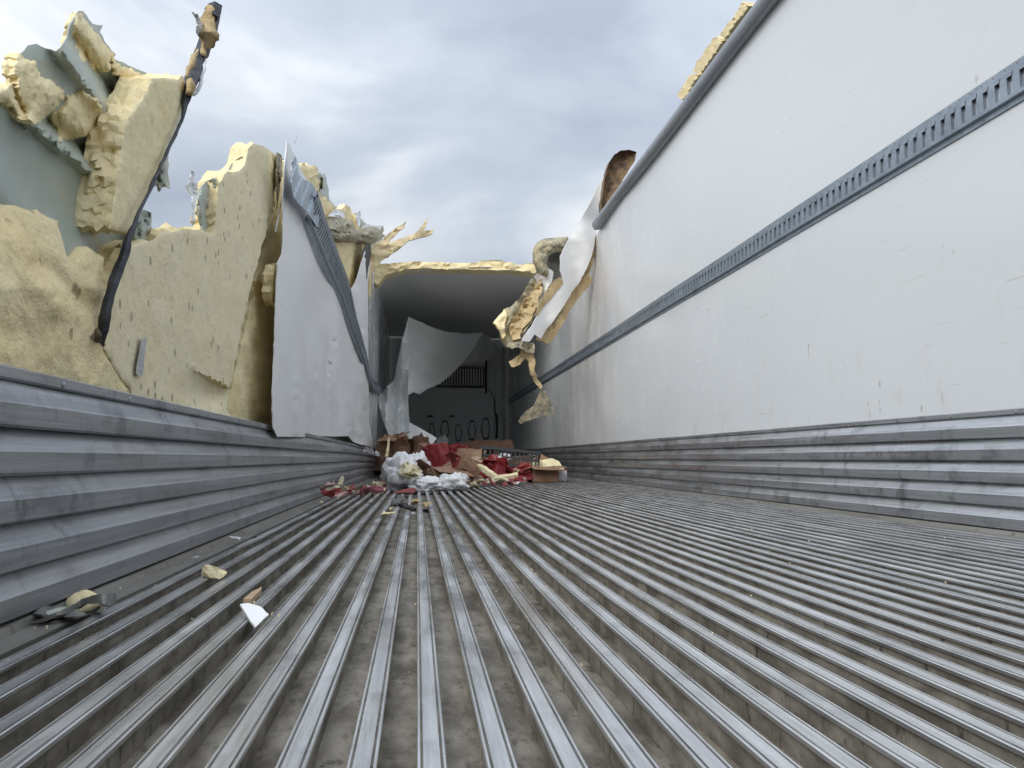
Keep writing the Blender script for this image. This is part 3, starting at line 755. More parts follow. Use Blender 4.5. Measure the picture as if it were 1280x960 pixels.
slab('foam_edge', edge, lambda a, b, d: onY(a, b, YROOF - .03 + .04 * fr((a * .04, b * .1, 0), 2, 4, 3)), (0, .25, 0), M['foam_rough'], roof, 3, 3, .01, 95, want=(0, -1, 0))
mesh('foam_core', *box((XL + XR) / 2, (YROOF + .3 + YF) / 2, ZC + .045, XR - XL + .2, YF - YROOF - .3, .06), M['foam_rough'], roof)
mesh('outer_skin', *box((XL + XR) / 2, (YROOF + .25 + YF) / 2, ZC + .082, XR - XL + .24, YF - YROOF - .25, .005), M['skin_out'], roof)
slab('skin_scrap', jag([(598, 330), (600, 326), (612, 325), (629, 325), (629, 330)], .4, 4, 96), lambda a, b, d: onY(a, b, YROOF + .02), (0, .2, 0), M['skin_olive'], roof, 3, 2, .004, 96, want=(0, -1, 0))
slab('skin_scrap', jag([(650, 334), (654, 330), (668, 328), (672, 334)], .4, 4, 97), lambda a, b, d: onY(a, b, YROOF + .03), (0, .2, 0), M['skin_olive'], roof, 3, 2, .004, 97, want=(0, -1, 0))

bh = thing('bulkhead', 'grey front bulkhead of the trailer with vent grille and moulded return air panel', 'bulkhead', (.6, YF, 0))
YW = YF + .02
mesh('back_panel', *box((XL + XR) / 2, YW + .03, 1.35, XR - XL + .1, .06, 2.74), M['bulk'], bh)
P = lambda x, y, o=0.0: onY(x, y, YF - o)
def plate(name, x0, y0, x1, y1, o0, o1, mat, par, bev=.006):
    a = P(x0, y1, 0); b = P(x1, y0, 0)
    ob = mesh(name, *box((a.x + b.x) / 2, YF - (o0 + o1) / 2, (a.z + b.z) / 2, b.x - a.x, abs(o1 - o0), b.z - a.z), mat, par)
    if bev: bevel(ob, bev)
    return ob
plate('cover_panel', 497, 486, 618, 521, .0, .05, M['bulk'], bh, .012)
low = plate('return_air_panel', 497, 522, 618, 600, .0, .07, M['bulk'], bh, .02)
for x in (503, 534, 561):
    plate('latch', x, 519.6, x + 7, 521.2, .05, .085, M['dark'], bh, 0)
plate('top_strip', 497, 452.5, 606, 456, .0, .06, M['bulk_light'], bh, .006)
plate('side_channel', 606, 449, 608.5, 492, .0, .07, M['dark'], bh, .004)
plate('bracket', 608, 450, 613, 458, .0, .05, M['bulk_light'], bh, .004)
gr = plate('grille', 545, 459.5, 605, 484, .0, .02, M['dark'], bh, 0)
for i in range(17):
    x = 547 + i * 3.4; plate('grille_bar', x, 461, x + 1.9, 482.5, .024, .06, M['bulk_light'], gr, 0)
# moulded hourglass hollows of the return air panel
def hourglass(cx, cy, w, h):
    pts = []
    for j in range(28):
        t = 2 * math.pi * j / 28; r = 1 + .22 * math.cos(2 * t) * 1
        pts.append((cx + w * math.cos(t) * (.80 - .28 * math.cos(2 * t) + .16 * math.cos(4 * t)), cy + h * math.sin(t)))
    return pts
for (cx, cy, w, h) in ((540, 540, 6, 12), (556, 538, 9, 13), (573, 541, 7.5, 11), (590, 538, 8, 13), (607, 536, 9, 14)):
    out_, inn = hourglass(cx, cy, w, h), hourglass(cx, cy, w * .68, h * .78)
    v = [P(x, y, .071) for x, y in out_] + [P(x, y, .10) for x, y in hourglass(cx, cy, w * .84, h * .89)] + [P(x, y, .072) for x, y in inn]
    k = 28; f = []
    for a in range(2):
        for j in range(k): f.append((a * k + j, a * k + (j + 1) % k, (a + 1) * k + (j + 1) % k, (a + 1) * k + j))
    f.append(tuple(range(2 * k, 3 * k)))
    mesh('moulded_boss', v, f, [M['recess_shade'], M['bulk_light']], low, False, [0] * (2 * k) + [1])
crn = resample([P(x, y, .03) for x, y in ((609, 487), (613, 489), (617, 498), (618, 508), (618, 517), (621, 521), (621, 548))], 4)
mesh('hose', *tube(crn, .022, 8), M['dark'], bh, True)
mesh('corner_post', *tube([P(629.5, 434, .06), P(630, 500, .06), P(630.5, 590, .06)], .016, 8), M['alu_scuff'], bh, True)
plate('corner_trim', 619, 425, 628, 590, .0, .03, M['bulk'], bh, .01)

# ---- fallen air chute
chute = thing('air_chute', 'grey fabric air chute hanging torn and folded from the ceiling by the bulkhead', 'air chute', (.0, 12, .5))
def chf(a, b, d):
    t = (a - 511) / 95.0
    return onY(a, b, 10.75 + 2.9 * max(0, t) + .07 * math.sin(a * .10 + b * .045) + .05 * fr((a * .03, b * .03, 0), 1.5, 3, 3) - .25 * math.exp(-(max(0, 493 - b) / 14) ** 2))
sheet('upper_cloth', jag([(511, 396), (522, 401), (540, 409), (558, 415), (580, 417), (604, 416), (598, 424), (590, 438), (578, 454), (563, 469), (549, 480), (534, 486), (524, 493), (517, 490), (510, 494)], .4, 5, 101), chf, M['chute'], chute, 4, .003, 101, want=(0, -1, 0))
def chd(a, b, d):
    return onY(a, b, 10.70 + .10 * math.sin(a * .42 + b * .03) + .10 * fr((a * .05, b * .03, 3), 1.5, 3, 4) + (b - 480) / 75 * .35 * (b < 480) - .35 * max(0, b - 500) / 50)
sheet('hanging_fold', jag([(511, 396), (503, 424), (497, 452), (494, 470), (492, 476), (484, 483), (473, 494), (474, 508), (478, 524), (486, 544), (498, 553), (514, 562), (512, 530), (510, 500), (511, 470)], .5, 4, 102), chd, M['chute'], chute, 3, .003, 102, want=(0, -1, 0))
sheet('trailing_end', jag([(511, 528), (514, 529), (530, 538), (546, 548), (540, 556), (524, 560), (511, 560)], .5, 4, 103), lambda a, b, d: onY(a, b, 10.35 - (b - 530) * .012 + .05 * math.sin(a * .2)), M['chute'], chute, 3, .003, 103, want=(0, -1, 0))
sheet('rear_cloth', jag([(604, 417), (612, 420), (618, 434), (616, 444), (606, 452), (590, 453), (572, 456), (584, 440)], .4, 5, 104), lambda a, b, d: onY(a, b, 14.6 + .1 * math.sin(a * .15)), M['chute'], chute, 4, .003, 104, want=(0, -1, 0))

# ================================================================== TORN ROOF FLAPS ON THE RIGHT
fl = thing('torn_roof_flap', 'torn white roof lining with foam backing curling down from the right wall top', 'torn panel', (1.6, 8, 1.6))
def flY(a, b): return 7.75 + .25 * max(0, (b - 300) / 130) + .010 * (a - 740) * .35
def flf(a, b, d):
    return onY(a, b, flY(a, b) + .06 * math.sin(a * .13 - b * .03) + .012 * fr((a * .03, b * .02, 0), 2, 3, 7))
sheet('white_lining', jag([(757, 216), (748, 232), (735, 258), (720, 284), (708, 304), (700, 320), (700, 338), (704, 352), (696, 362), (684, 376), (674, 390), (664, 408), (654, 420), (652, 426), (662, 427), (668, 418), (676, 424), (682, 412), (690, 404), (698, 392), (706, 380), (714, 366), (726, 350), (735, 332), (740, 318), (744, 296), (750, 262), (756, 236)], .5, 4, 111), flf, M['liner_hung'], fl, 3.5, .004, 111, want=(-.5, -1, 0))
slab('foam_backing', jag([(742, 286), (735, 314), (728, 332), (716, 348), (704, 364), (696, 380), (686, 396), (678, 410), (672, 424), (686, 430), (692, 424), (698, 414), (708, 398), (718, 380), (730, 364), (740, 352), (741, 346), (737, 343), (742, 330), (750, 300)], 1.2, 3.5, 112),
     lambda a, b, d: flf(a, b, d) + Vector((0, .035, 0)), (0, .05, 0), M['foam_old'], fl, 3, 2, .01, 112, want=(-.5, -1, 0))
slab('foam_backing', jag([(700, 346), (694, 350), (684, 362), (676, 376), (670, 390), (672, 396), (682, 380), (694, 366), (704, 354)], .8, 3.5, 113),
     lambda a, b, d: flf(a, b, d) + Vector((0, -.01, 0)), (0, .04, 0), M['foam_old'], fl, 3, 2, .01, 113, want=(-.5, -1, 0))
# rusty underside where the lining folds over the rail
slab('rusty_fold', jag([(786, 187), (776, 188), (768, 193), (762, 202), (758, 214), (755, 232), (752, 252), (752, 266), (757, 262), (764, 250), (778, 226), (794, 200), (796, 190)], .5, 3, 114),
     lambda a, b, d: onY(a, b, 7.62 - .10 * math.exp(-d / 4) + .02 * fr((a * .08, b * .08, 0), 2)), (0, .12, 0), M['rust'], fl, 2.5, 2, .006, 114, want=(0, -1, 0))

sk = thing('torn_roof_skin', 'olive torn roof skin smeared with foam dangling beside the white lining', 'torn panel', (1.2, 8.6, 1.8))
def skf(a, b, d):
    return onY(a, b, 8.75 - .004 * (b - 340) + .05 * math.sin(a * .16 + b * .09) + .06 * fr((a * .04, b * .04, 0), 2, 5, 9))
slab('foamy_skin', jag([(672, 330), (668, 346), (662, 352), (656, 364), (648, 374), (638, 384), (630, 387), (623, 396), (617, 405), (624, 414), (627, 426), (634, 433), (640, 436), (648, 434), (658, 440), (668, 441), (668, 430), (656, 426), (650, 422), (660, 408), (670, 392), (674, 376), (678, 356), (680, 340), (676, 334)], 1.6, 3, 121), skf, (0, .03, 0), M['skin_olive'], sk, 2.6, 3, .012, 121, want=(0, -1, 0))
slab('foam_crust', jag([(676, 348), (668, 362), (660, 372), (652, 380), (648, 392), (640, 402), (636, 414), (640, 426), (650, 424), (652, 412), (660, 404), (666, 392), (672, 378), (677, 362)], 1.8, 3, 122), lambda a, b, d: skf(a, b, d) + Vector((0, -.05 - .04 * fr((a * .1, b * .1, 0), 2, 4, 4), 0)), (0, .05, 0), M['foam_old'], sk, 2.4, 3, .015, 122, want=(0, -1, 0))
slab('foam_crust', jag([(630, 388), (622, 397), (617, 405), (624, 414), (628, 424), (632, 420), (630, 408), (634, 396)], 1, 3, 123), lambda a, b, d: skf(a, b, d) + Vector((0, -.05, 0)), (0, .05, 0), M['foam_rough'], sk, 2.4, 3, .012, 123, want=(0, -1, 0))
# drooping tongue and the triangular scrap that hangs on it
slab('drooping_tongue', jag([(652, 436), (664, 438), (669, 450), (668, 462), (672, 474), (678, 482), (677, 487), (670, 480), (663, 468), (661, 452), (656, 448), (650, 456), (640, 459), (636, 452), (643, 448), (650, 444)], .9, 3, 124), lambda a, b, d: onY(a, b, 8.45 + .03 * math.sin(b * .2)), (0, .03, 0), M['foam_old'], sk, 2.5, 2, .01, 124, want=(0, -1, 0))
slab('hanging_triangle', jag([(677, 485), (681, 488), (688, 502), (694, 515), (690, 518), (676, 521), (660, 526), (651, 530), (648, 526), (656, 515), (666, 508), (672, 498)], .6, 3, 125), lambda a, b, d: onY(a, b, 8.45 + .004 * (a - 670) + .02 * fr((a * .06, b * .06, 0), 2)), (0, .02, 0), M['skin_olive'], sk, 2.5, 2, .008, 125, want=(0, -1, 0))
# rolled skin above; a dark sheet inside paints the shade of its mouth
slab('rolled_skin', jag([(666, 322), (667, 310), (673, 302), (682, 298), (694, 297), (710, 296), (712, 306), (706, 314), (694, 315), (686, 319), (683, 328), (686, 340), (684, 346), (676, 343), (671, 336), (668, 330)], .7, 3, 128),
     lambda a, b, d: onY(a, b, 8.72 - .20 * math.sqrt(max(0, 1 - min(1, abs(d - 7) / 9) ** 2)) + .03 * fr((a * .06, b * .06, 0), 2)), (0, .03, 0), M['skin_olive'], sk, 2.4, 2, .008, 128, want=(0, -1, 0))
slab('roll_mouth_shade', jag([(680, 318), (706, 312), (708, 340), (700, 350), (690, 352), (684, 344)], .5, 3, 129),
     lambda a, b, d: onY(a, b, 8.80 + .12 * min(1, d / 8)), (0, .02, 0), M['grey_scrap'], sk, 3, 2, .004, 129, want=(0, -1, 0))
sheet('inner_lining', jag([(668, 346), (676, 338), (684, 334), (692, 340), (690, 352), (684, 362), (678, 376), (672, 384), (676, 364)], .6, 3, 127), lambda a, b, d: onY(a, b, 8.7 + .05 * math.sin(a * .3)), M['liner_ceiling'], sk, 3, .004, 127, want=(0, -1, 0))

# ================================================================== THE CARGO HEAP
def yat(py): return FPX * CAM.z / (py - 573.0)      # depth of a floor point seen at height py
def planeY(pts):
    A = np.array([(p[0], p[1], 1.0) for p in pts]); c, *_ = np.linalg.lstsq(A, np.array([p[2] for p in pts]), rcond=None)
    return lambda x, y: float(c[0] * x + c[1] * y + c[2])
def board(name, label, cat, pts, mat, thick=.006, crumple=.012, jagamp=.5, seed=0, group=None, step=3.0):
    """a flat or buckled scrap given by its corners (picture x, picture y, metres away)"""
    f = planeY(pts)
    o = sheet(name, jag([p[:2] for p in pts], jagamp, 3, seed), lambda a, b, d: onY(a, b, f(a, b) + crumple * fr((a * .06, b * .06, seed), 2, 4, seed) * 2), mat, None, step, thick, seed, (0, -1, 0), False)
    return props(o, label, cat, group)
def carton(name, label, cat, x0, x1, ytop, Y, mats, depth=None, rz=0.0, tilt=(0, 0), crush=.02, z0=0.0, seed=0, group=None, flaps=0, side=None, parts=True):
    a, b = onY(x0, ytop, Y), onY(x1, ytop, Y)
    w, h = (b.x - a.x) * (1 - .25 * min(1, abs(math.sin(rz)))), max(.03, a.z - z0); dp = depth or w * .8
    bm = bmesh.new(); bmesh.ops.create_cube(bm, size=1)
    bmesh.ops.subdivide_edges(bm, edges=bm.edges[:], cuts=5, use_grid_fill=True)
    Mx = Matrix.Translation(((a.x + b.x) / 2, Y + dp / 2, z0)) @ Euler((tilt[0], tilt[1], rz)).to_matrix().to_4x4()
    def tf(p):
        k = Vector((fr(p * 1.0, 2.2, 3, seed), fr(p, 2.2, 3, seed + 5), fr(p, 2.2, 3, seed + 9)))
        q = Vector((p.x * w, p.y * dp, (p.z + .5) * h)) + k * crush * 1.0 * (.25 + (p.z + .5))
        return Mx @ q
    mi = []
    for f in bm.faces:
        mi.append(1 if side and Vector(f.normal).dot(Vector(side)) > .9 else 0)
    verts = [tf(v.co) for v in bm.verts]; zmin = min(v.z for v in verts)
    verts = [v - Vector((0, 0, zmin - z0)) if zmin < z0 else v for v in verts]
    faces = [tuple(v.index for v in f.verts) for f in bm.faces]
    ml = list(mats) if isinstance(mats, (list, tuple)) else [mats]
    if side and len(ml) < 2: side = None; mi = [0] * len(faces)
    bm.free()
    if flaps:
        root = thing(name, label, cat, ((a.x + b.x) / 2, Y + dp / 2, z0), group)
        bo = mesh('box_body', verts, faces, ml, root, False, mi)
        rnd = random.Random(seed)
        for k in range(flaps):
            sx = (-1, 1)[k % 2]; fy = k // 2
            ang = rnd.uniform(-.5, .55)
            if fy == 0: loc = [(sx * .5, -.5, .5), (sx * .5, .5, .5)]; dirv = Vector((sx * math.cos(ang), 0, math.sin(ang)))
            else: loc = [(-.5, sx * .5, .5), (.5, sx * .5, .5)]; dirv = Vector((0, sx * math.cos(ang), math.sin(ang)))
            e0, e1 = tf(Vector(loc[0])), tf(Vector(loc[1])); L = .45 * min(w, dp)
            dv = Mx.to_3x3() @ dirv * L
            g0, g1 = e0 + dv * rnd.uniform(.75, 1), e1 + dv * rnd.uniform(.85, 1.1)
            mm_ = (e0 + e1) / 2 + Vector((0, 0, .006)); me_ = (g0 + g1) / 2 + Vector((0, 0, rnd.uniform(-.02, .03)))
            fo = mesh('flap', [e0, mm_, e1, g0, me_, g1], [(0, 1, 4, 3), (1, 2, 5, 4)], ml[0], root); solidify(fo, .005, 0)
        return root
    o = mesh(name, verts, faces, ml, None, False, mi); bevel(o, .004, 1)
    return props(o, label, cat, group)
def bag(name, label, cat, x0, x1, ytop, Y, mat, depth, seed=0, z0=0.0, rough=.34, group=None, sub=4, flat=.55):
    a, b = onY(x0, ytop, Y), onY(x1, ytop, Y); w, h = b.x - a.x, a.z - z0
    bm = bmesh.new(); bmesh.ops.create_icosphere(bm, subdivisions=sub, radius=1)
    V = []
    for v in bm.verts:
        p = v.co; n_ = p.normalized()
        r = 1 + rough * (1.0 * fr(p, 1.3, 3, seed) - 1.3 * abs(fr(p, 2.0, 2, seed + 2)) + .35 * abs(fr(p, 4.5, 2, seed + 4)))
        q = n_ * r; zz_ = q.z
        zz_ = zz_ * .5 + .5 if zz_ > -flat else (-flat) * .5 + .5
        V.append(Vector(((a.x + b.x) / 2 + q.x * w / 2, Y + depth / 2 + q.y * depth / 2, z0 + max(0, (zz_ - (.5 - flat * .5)) / (.5 + flat * .5)) * h)))
    F_ = [tuple(v.index for v in f.verts) for f in bm.faces]; bm.free()
    o = mesh(name, V, F_, mat, None, True)
    return props(o, label, cat, group)
def shard(name, label, cat, px, py, size, mat, seed=0, z=0.0, group=None, sq=(1, 1, 1), rot=None):
    """an angular broken lump resting at the floor point seen at (px, py)"""
    rnd = random.Random(seed); bm = bmesh.new()
    for i in range(11): bm.verts.new((rnd.uniform(-1, 1) * sq[0], rnd.uniform(-1, 1) * sq[1], rnd.uniform(-1, 1) * sq[2]))
    r_ = bmesh.ops.convex_hull(bm, input=bm.verts[:])
    bmesh.ops.delete(bm, geom=[v for v in bm.verts if not v.link_faces], context='VERTS')
    bmesh.ops.subdivide_edges(bm, edges=bm.edges[:], cuts=2, use_grid_fill=True); bmesh.ops.triangulate(bm, faces=bm.faces[:])
    bm.verts.index_update()
    E_ = Euler(rot or (rnd.uniform(-.3, .3), rnd.uniform(-.3, .3), rnd.uniform(0, 6))).to_matrix()
    c = onZ(px, py, z)
    P_ = [E_ @ ((v.co + Vector((fr(v.co, 1.7, 3, seed), fr(v.co, 1.7, 3, seed + 3), fr(v.co, 1.7, 3, seed + 6))) * .22) * size * .5) for v in bm.verts]
    zm_ = min(p.z for p in P_)
    o = mesh(name, [p + c - Vector((0, 0, zm_)) for p in P_], [tuple(v.index for v in f.verts) for f in bm.faces], mat, None, False)
    bm.free(); return props(o, label, cat, group)

CB, CD, CP, RD, WC = M['cardboard'], M['cardboard_dark'], M['cardboard_pale'], M['red_card'], M['white_card']
# back of the heap
board('cardboard_sheet', 'long dark brown cardboard sheet leaning across the back of the heap', 'cardboard', [(566, 556, 11.2), (590, 551, 11.4), (640, 550, 11.4), (642, 562, 11.0), (600, 568, 10.8), (566, 566, 10.8)], CD, .006, .03, .6, 1)
carton('carton', 'flattened tan carton under the torn liner by the far left scuff plates', 'carton', 464, 487, 553, 9.6, CB, .5, .5, (0, .35), .06, seed=2)
carton('carton', 'crumpled brown carton with torn top at the foot of the hanging chute', 'carton', 484, 512, 549, 8.9, [CB, CP], .3, -.35, (.1, -.12), .07, seed=3, flaps=3)
carton('carton', 'dark crushed carton between the chute end and the upper white bag', 'carton', 508, 533, 553, 9.1, CD, .35, .3, (.05, .1), .08, seed=4, flaps=2)
carton('carton', 'brown crushed carton behind the red and white box', 'carton', 524, 548, 558, 8.3, CB, .3, -.2, (.1, 0), .05, seed=5)
board('dark_panel', 'dark grey panel scrap leaning at the trailing chute end', 'panel', [(541, 560, 10.2), (548, 547, 10.4), (556, 543, 10.4), (561, 551, 10.3), (558, 562, 10.1)], M['grey_scrap'], .006, .02, .4, 6)
carton('carton', 'red carton lying behind the broad brown cardboard sheet', 'carton', 562, 586, 557.5, 9.6, RD, .3, .1, (0, 0), .03, seed=7)
carton('carton', 'broad brown carton crushed flat in the middle of the heap', 'carton', 566, 607, 567, 8.6, CB, .5, .12, (0, -.06), .08, seed=8, flaps=2)
board('cardboard_sheet', 'pointed brown cardboard sheet standing up beside the black crate', 'cardboard', [(578, 574, 8.1), (586, 566, 8.2), (602, 561, 8.3), (608, 558, 8.3), (606, 568, 8.2), (604, 580, 7.9), (588, 582, 7.9)], CB, .006, .03, .5, 9)
carton('carton', 'red box with white end standing tilted behind the white bags', 'carton', 541, 566, 558, 7.5, [RD, WC], .22, -.5, (.0, -.25), .02, seed=10, side=(-1, 0, 0))
# black crate on its side
ct = thing('plastic_crate', 'black slotted plastic crate lying tipped in the heap', 'crate', onZ(640, 591, 0))
cm = Matrix.Translation(onY(636, 594, 7.6) + Vector((0, 0, .0))) @ Euler((R(-28), R(6), R(-6))).to_matrix().to_4x4()
def cpart(name, boxes):
    mb_ = MB()
    for q_ in boxes: mb_.box(*q_)
    return mesh(name, [cm @ Vector(p) for p in mb_.v], mb_.f, M['black_plastic'], ct)
W_, D_, H_ = .54, .36, .20
for sy in (-1, 1):
    y_ = sy * D_ / 2
    cpart('side_panel', [(0, y_, .012, W_, .012, .024), (0, y_, H_ - .018, W_ + .02, .022, .036), (0, y_, H_ * .5, W_, .010, .018)] + [(-W_ / 2 + .02 + i * (W_ - .04) / 12, y_, H_ / 2, .016, .0095, H_ - .01) for i in range(13)])
for sx_ in (-1, 1):
    x_ = sx_ * (W_ / 2 + .012)
    cpart('end_panel', [(x_, 0, .012, .012, D_, .024), (x_, 0, H_ - .02, .020, D_ + .02, .04), (x_, 0, H_ * .5, .010, D_, .02)] + [(x_, -D_ / 2 + .02 + i * (D_ - .04) / 8, H_ / 2, .0095, .016, H_ - .01) for i in range(9)])
cpart('crate_base', [(-W_ / 2 + .02 + i * (W_ - .04) / 12, 0, .006, .014, D_ - .014, .010) for i in range(13)] + [(0, -D_ / 2 + .03 + i * (D_ - .06) / 6, .004, W_ - .01, .014, .0086) for i in range(7)])
board('white_scrap', 'white plastic scrap lying inside the black crate', 'plastic scrap', [(620, 570, 7.5), (628, 566, 7.7), (638, 568, 7.7), (640, 574, 7.5), (626, 574, 7.4)], WC, .003, .03, .4, 12)
board('white_scrap', 'white plastic scrap resting behind the crate on the right', 'plastic scrap', [(655, 565, 8.4), (664, 564, 8.5), (675, 567, 8.5), (674, 570, 8.4), (660, 568, 8.3)], WC, .003, .03, .4, 13)
shard('black_scrap', 'black plastic scrap behind the crate against the right scuff plates', 'plastic scrap', 665, 596.5, .26, M['black_plastic'], 14, .26, sq=(1, .6, .5))
carton('carton', 'dark carton hidden under the tipped black crate', 'carton', 612, 664, 572, 8.3, CD, .4, .05, (0, 0), .03, seed=15)
# right front
board('cardboard_sheet', 'folded brown cardboard peak behind the yellow foam sheet', 'cardboard', [(658, 584, 7.7), (668, 572, 7.9), (677, 568, 8.0), (688, 574, 7.9), (694, 586, 7.7), (676, 590, 7.6)], CB, .006, .03, .4, 16)
board('foam_sheet', 'pale yellow foam sheet sloping down over the right end of the heap', 'foam sheet', [(642, 588, 7.3), (656, 583, 7.5), (674, 577, 7.7), (690, 574.5, 7.8), (698, 578, 7.8), (705, 588, 7.6), (690, 588, 7.5), (668, 584, 7.4), (652, 589, 7.3)], M['foam_pale'], .03, .02, .4, 17)
carton('carton', 'brown carton with crushed lid at the right end of the heap', 'carton', 664, 697, 585, yat(603), [CB, CP], .2, .12, (0, 0), .025, seed=18, flaps=3)
carton('small_box', 'small red box with white label beside the rightmost brown carton', 'box', 696, 710, 588, yat(602), [RD, WC], .12, -.15, (0, 0), .006, seed=19, side=(0, -1, 0))
carton('carton', 'flat red carton lying under the yellow foam sheet', 'carton', 634, 668, 586.5, 7.3, RD, .3, -.12, (0, -.1), .04, seed=20)
carton('carton', 'red wedge carton open towards the middle of the heap', 'carton', 604, 626, 577, 7.1, [RD, CB], .22, .45, (0, .3), .05, seed=21, flaps=2)
st = resample([onY(593, 580, 6.9), onY(602, 585, 6.7), onY(614, 593, 6.6), onY(622, 598, 6.6), onY(634, 597, 6.6), onY(647, 595, 6.6)], 5)
props(mesh('foam_strip', *tube(st, .035, 6, 3, .008, (1, .7)), M['foam_pale'], None, False), 'long bent yellow foam strip lying across the front of the heap', 'foam strip')
carton('carton', 'red and brown carton split open left of the bent foam strip', 'carton', 566, 592, 575, 6.7, [RD, CB], .2, .25, (.0, .08), .03, seed=22, side=(0, -1, 0), flaps=2)
carton('carton', 'open brown carton squashed between the white bags', 'carton', 526, 580, 588, 6.1, [CB, CP], .3, .5, (0, .05), .05, seed=23, flaps=4)
board('cardboard_sheet', 'torn brown cardboard sheet slumped over the heap below the red box', 'cardboard', [(548, 586, 6.9), (560, 578, 7.1), (580, 574, 7.2), (590, 578, 7.1), (578, 588, 6.8), (560, 592, 6.7)], CB, .006, .06, .7, 50)
board('cardboard_sheet', 'pale torn cardboard strip lying left of the tipped crate', 'cardboard', [(588, 572, 7.6), (600, 570, 7.7), (612, 574, 7.6), (606, 580, 7.4), (592, 580, 7.4)], CP, .006, .06, .7, 51)
board('red_wrap', 'dark red torn wrapper draped below the crate', 'wrapper', [(612, 594, 7.0), (626, 590, 7.1), (644, 593, 7.1), (640, 600, 6.9), (620, 601, 6.9)], M['maroon_wrap'], .004, .06, .7, 52)
# white bags
bag('plastic_bag', 'large crumpled white plastic bag at the left front of the heap', 'bag', 476, 528, 568, yat(612), M['bag'], .46, 1)
bag('plastic_bag', 'rounded white plastic bag piled behind the large bag', 'bag', 503, 537, 562, 6.35, M['bag'], .3, 2)
bag('plastic_bag', 'flat white plastic bag spread along the front of the heap', 'bag', 510, 560, 597, yat(613.5), M['bag'], .3, 3)
bag('plastic_bag', 'white plastic bag slumped right of the open brown carton', 'bag', 546, 591, 591, yat(613), M['bag'], .3, 4)
board('foam_sheet', 'cream folded foam wrap lying on the large white bag', 'foam sheet', [(498, 592, 5.55), (501, 582, 5.6), (508, 577, 5.65), (519, 581, 5.65), (528, 589, 5.6), (521, 597, 5.5), (507, 597, 5.5)], M['cream_wrap'], .01, .05, .6, 25)
board('wood_slat', 'pale wooden slat standing upright by the crumpled brown carton', 'slat', [(481, 571, 8.2), (484, 558, 8.25), (485, 547, 8.3), (487.5, 547, 8.3), (486.5, 560, 8.25), (485, 571, 8.2)], M['splinter'], .02, .01, .2, 26)
for i, (a, b) in enumerate(((457, 562), (463, 565), (470, 567))):
    board('liner_scrap', ('leftmost', 'middle', 'rightmost')[i] + ' of three small white liner scraps on the left scuff plates', 'liner scrap', [(a - 3, b + 2, 7.4), (a, b - 4, 7.4), (a + 4, b - 1, 7.4), (a + 5, b + 3, 7.4)], M['liner_hung'], .004, .02, .5, 30 + i, 'white liner scraps on the scuff plates')
bag('food_bag', 'yellow green see-through bag at the front edge of the heap', 'bag', 586, 600, 601, yat(609), M['cream_wrap'], .12, 6, rough=.3, sub=3)
board('black_scrap', 'flat black plastic scrap at the front edge of the heap', 'plastic scrap', [(597, 609, 6.2), (604, 604.5, 6.4), (612, 604, 6.4), (621, 609, 6.2), (612, 611.5, 6.05), (602, 611, 6.05)], M['black_plastic'], .006, .03, .4, 33)
shard('foam_lump', 'white foam lump in front of the flat red carton', 'foam lump', 651, 607, .16, M['white_card'], 34, sq=(1, .7, .45))
shard('white_block', 'small white block before the flat white bag', 'block', 529, 615, .045, M['white_card'], 35)
board('red_wrap', 'red plastic wrapper twisted before the large white bag', 'wrapper', [(489, 617, 5.0), (503, 612, 5.2), (517, 609.5, 5.3), (521, 612, 5.2), (518, 616, 5.05), (505, 616, 5.0)], RD, .004, .05, .5, 36)
# little packets strewn along the front; each is told from its like by its place in the row
ORD = ['leftmost', 'second from the left', 'third from the left', 'fourth from the left', 'fifth from the left', 'sixth from the left', 'seventh from the left', 'eighth from the left']
def litter(name, cat, colours, n_, xr, yfn, sz, place, group, zs, seed):
    rnd = random.Random(seed); spec = {c: [] for c, _ in colours}
    for i in range(n_):
        x_ = xr[0] + (xr[1] - xr[0]) * (i + rnd.uniform(-.3, 1.3)) / n_; c = colours[(i * 2 + i // len(colours)) % len(colours)][0]
        spec[c].append((x_, yfn(x_, rnd), rnd.uniform(*sz), rnd.choice(zs), i))
    for c, word in colours:
        for k, (x_, y_, z_, zz_, i) in enumerate(sorted(spec[c])):
            shard(name, '%s %s, %s of its colour %s' % (word, cat, ORD[k], place), cat, x_, y_, z_, M[c], seed * 100 + i, zz_, group, (1, .6, .32))
litter('food_packet', 'packet', [('maroon_wrap', 'dark red'), ('red_card', 'bright red'), ('pink_wrap', 'pink'), ('cream_wrap', 'cream')], 24, (592, 654), lambda x, r: r.uniform(601, 607.5), (.09, .17), 'before the heap', 'packets before the middle of the heap', (0, 0, .03, .07), 77)
litter('wrapper', 'wrapper', [('cream_wrap', 'cream'), ('maroon_wrap', 'dark red'), ('red_card', 'bright red'), ('cardboard', 'brown'), ('pink_wrap', 'pink')], 36, (404, 480), lambda x, r: r.uniform(612, 624) - (x - 403) * .05, (.06, .14), 'by the left scuff plates', 'litter beside the left scuff plates', (0, 0, .02, .05, .08), 78)
board('foam_sheet', 'cream foam wedge standing in the litter at the left of the heap', 'foam sheet', [(464, 616, 5.1), (466, 602, 5.3), (470, 604, 5.3), (482, 612, 5.2), (478, 616, 5.1)], M['cream_wrap'], .012, .03, .5, 37)
board('foam_sheet', 'thin cream strip leaning upright in the litter at the left', 'foam sheet', [(421, 609, 5.2), (425, 598, 5.3), (428, 595, 5.3), (430, 600, 5.3), (425, 609, 5.2)], M['cream_wrap'], .01, .03, .4, 38)
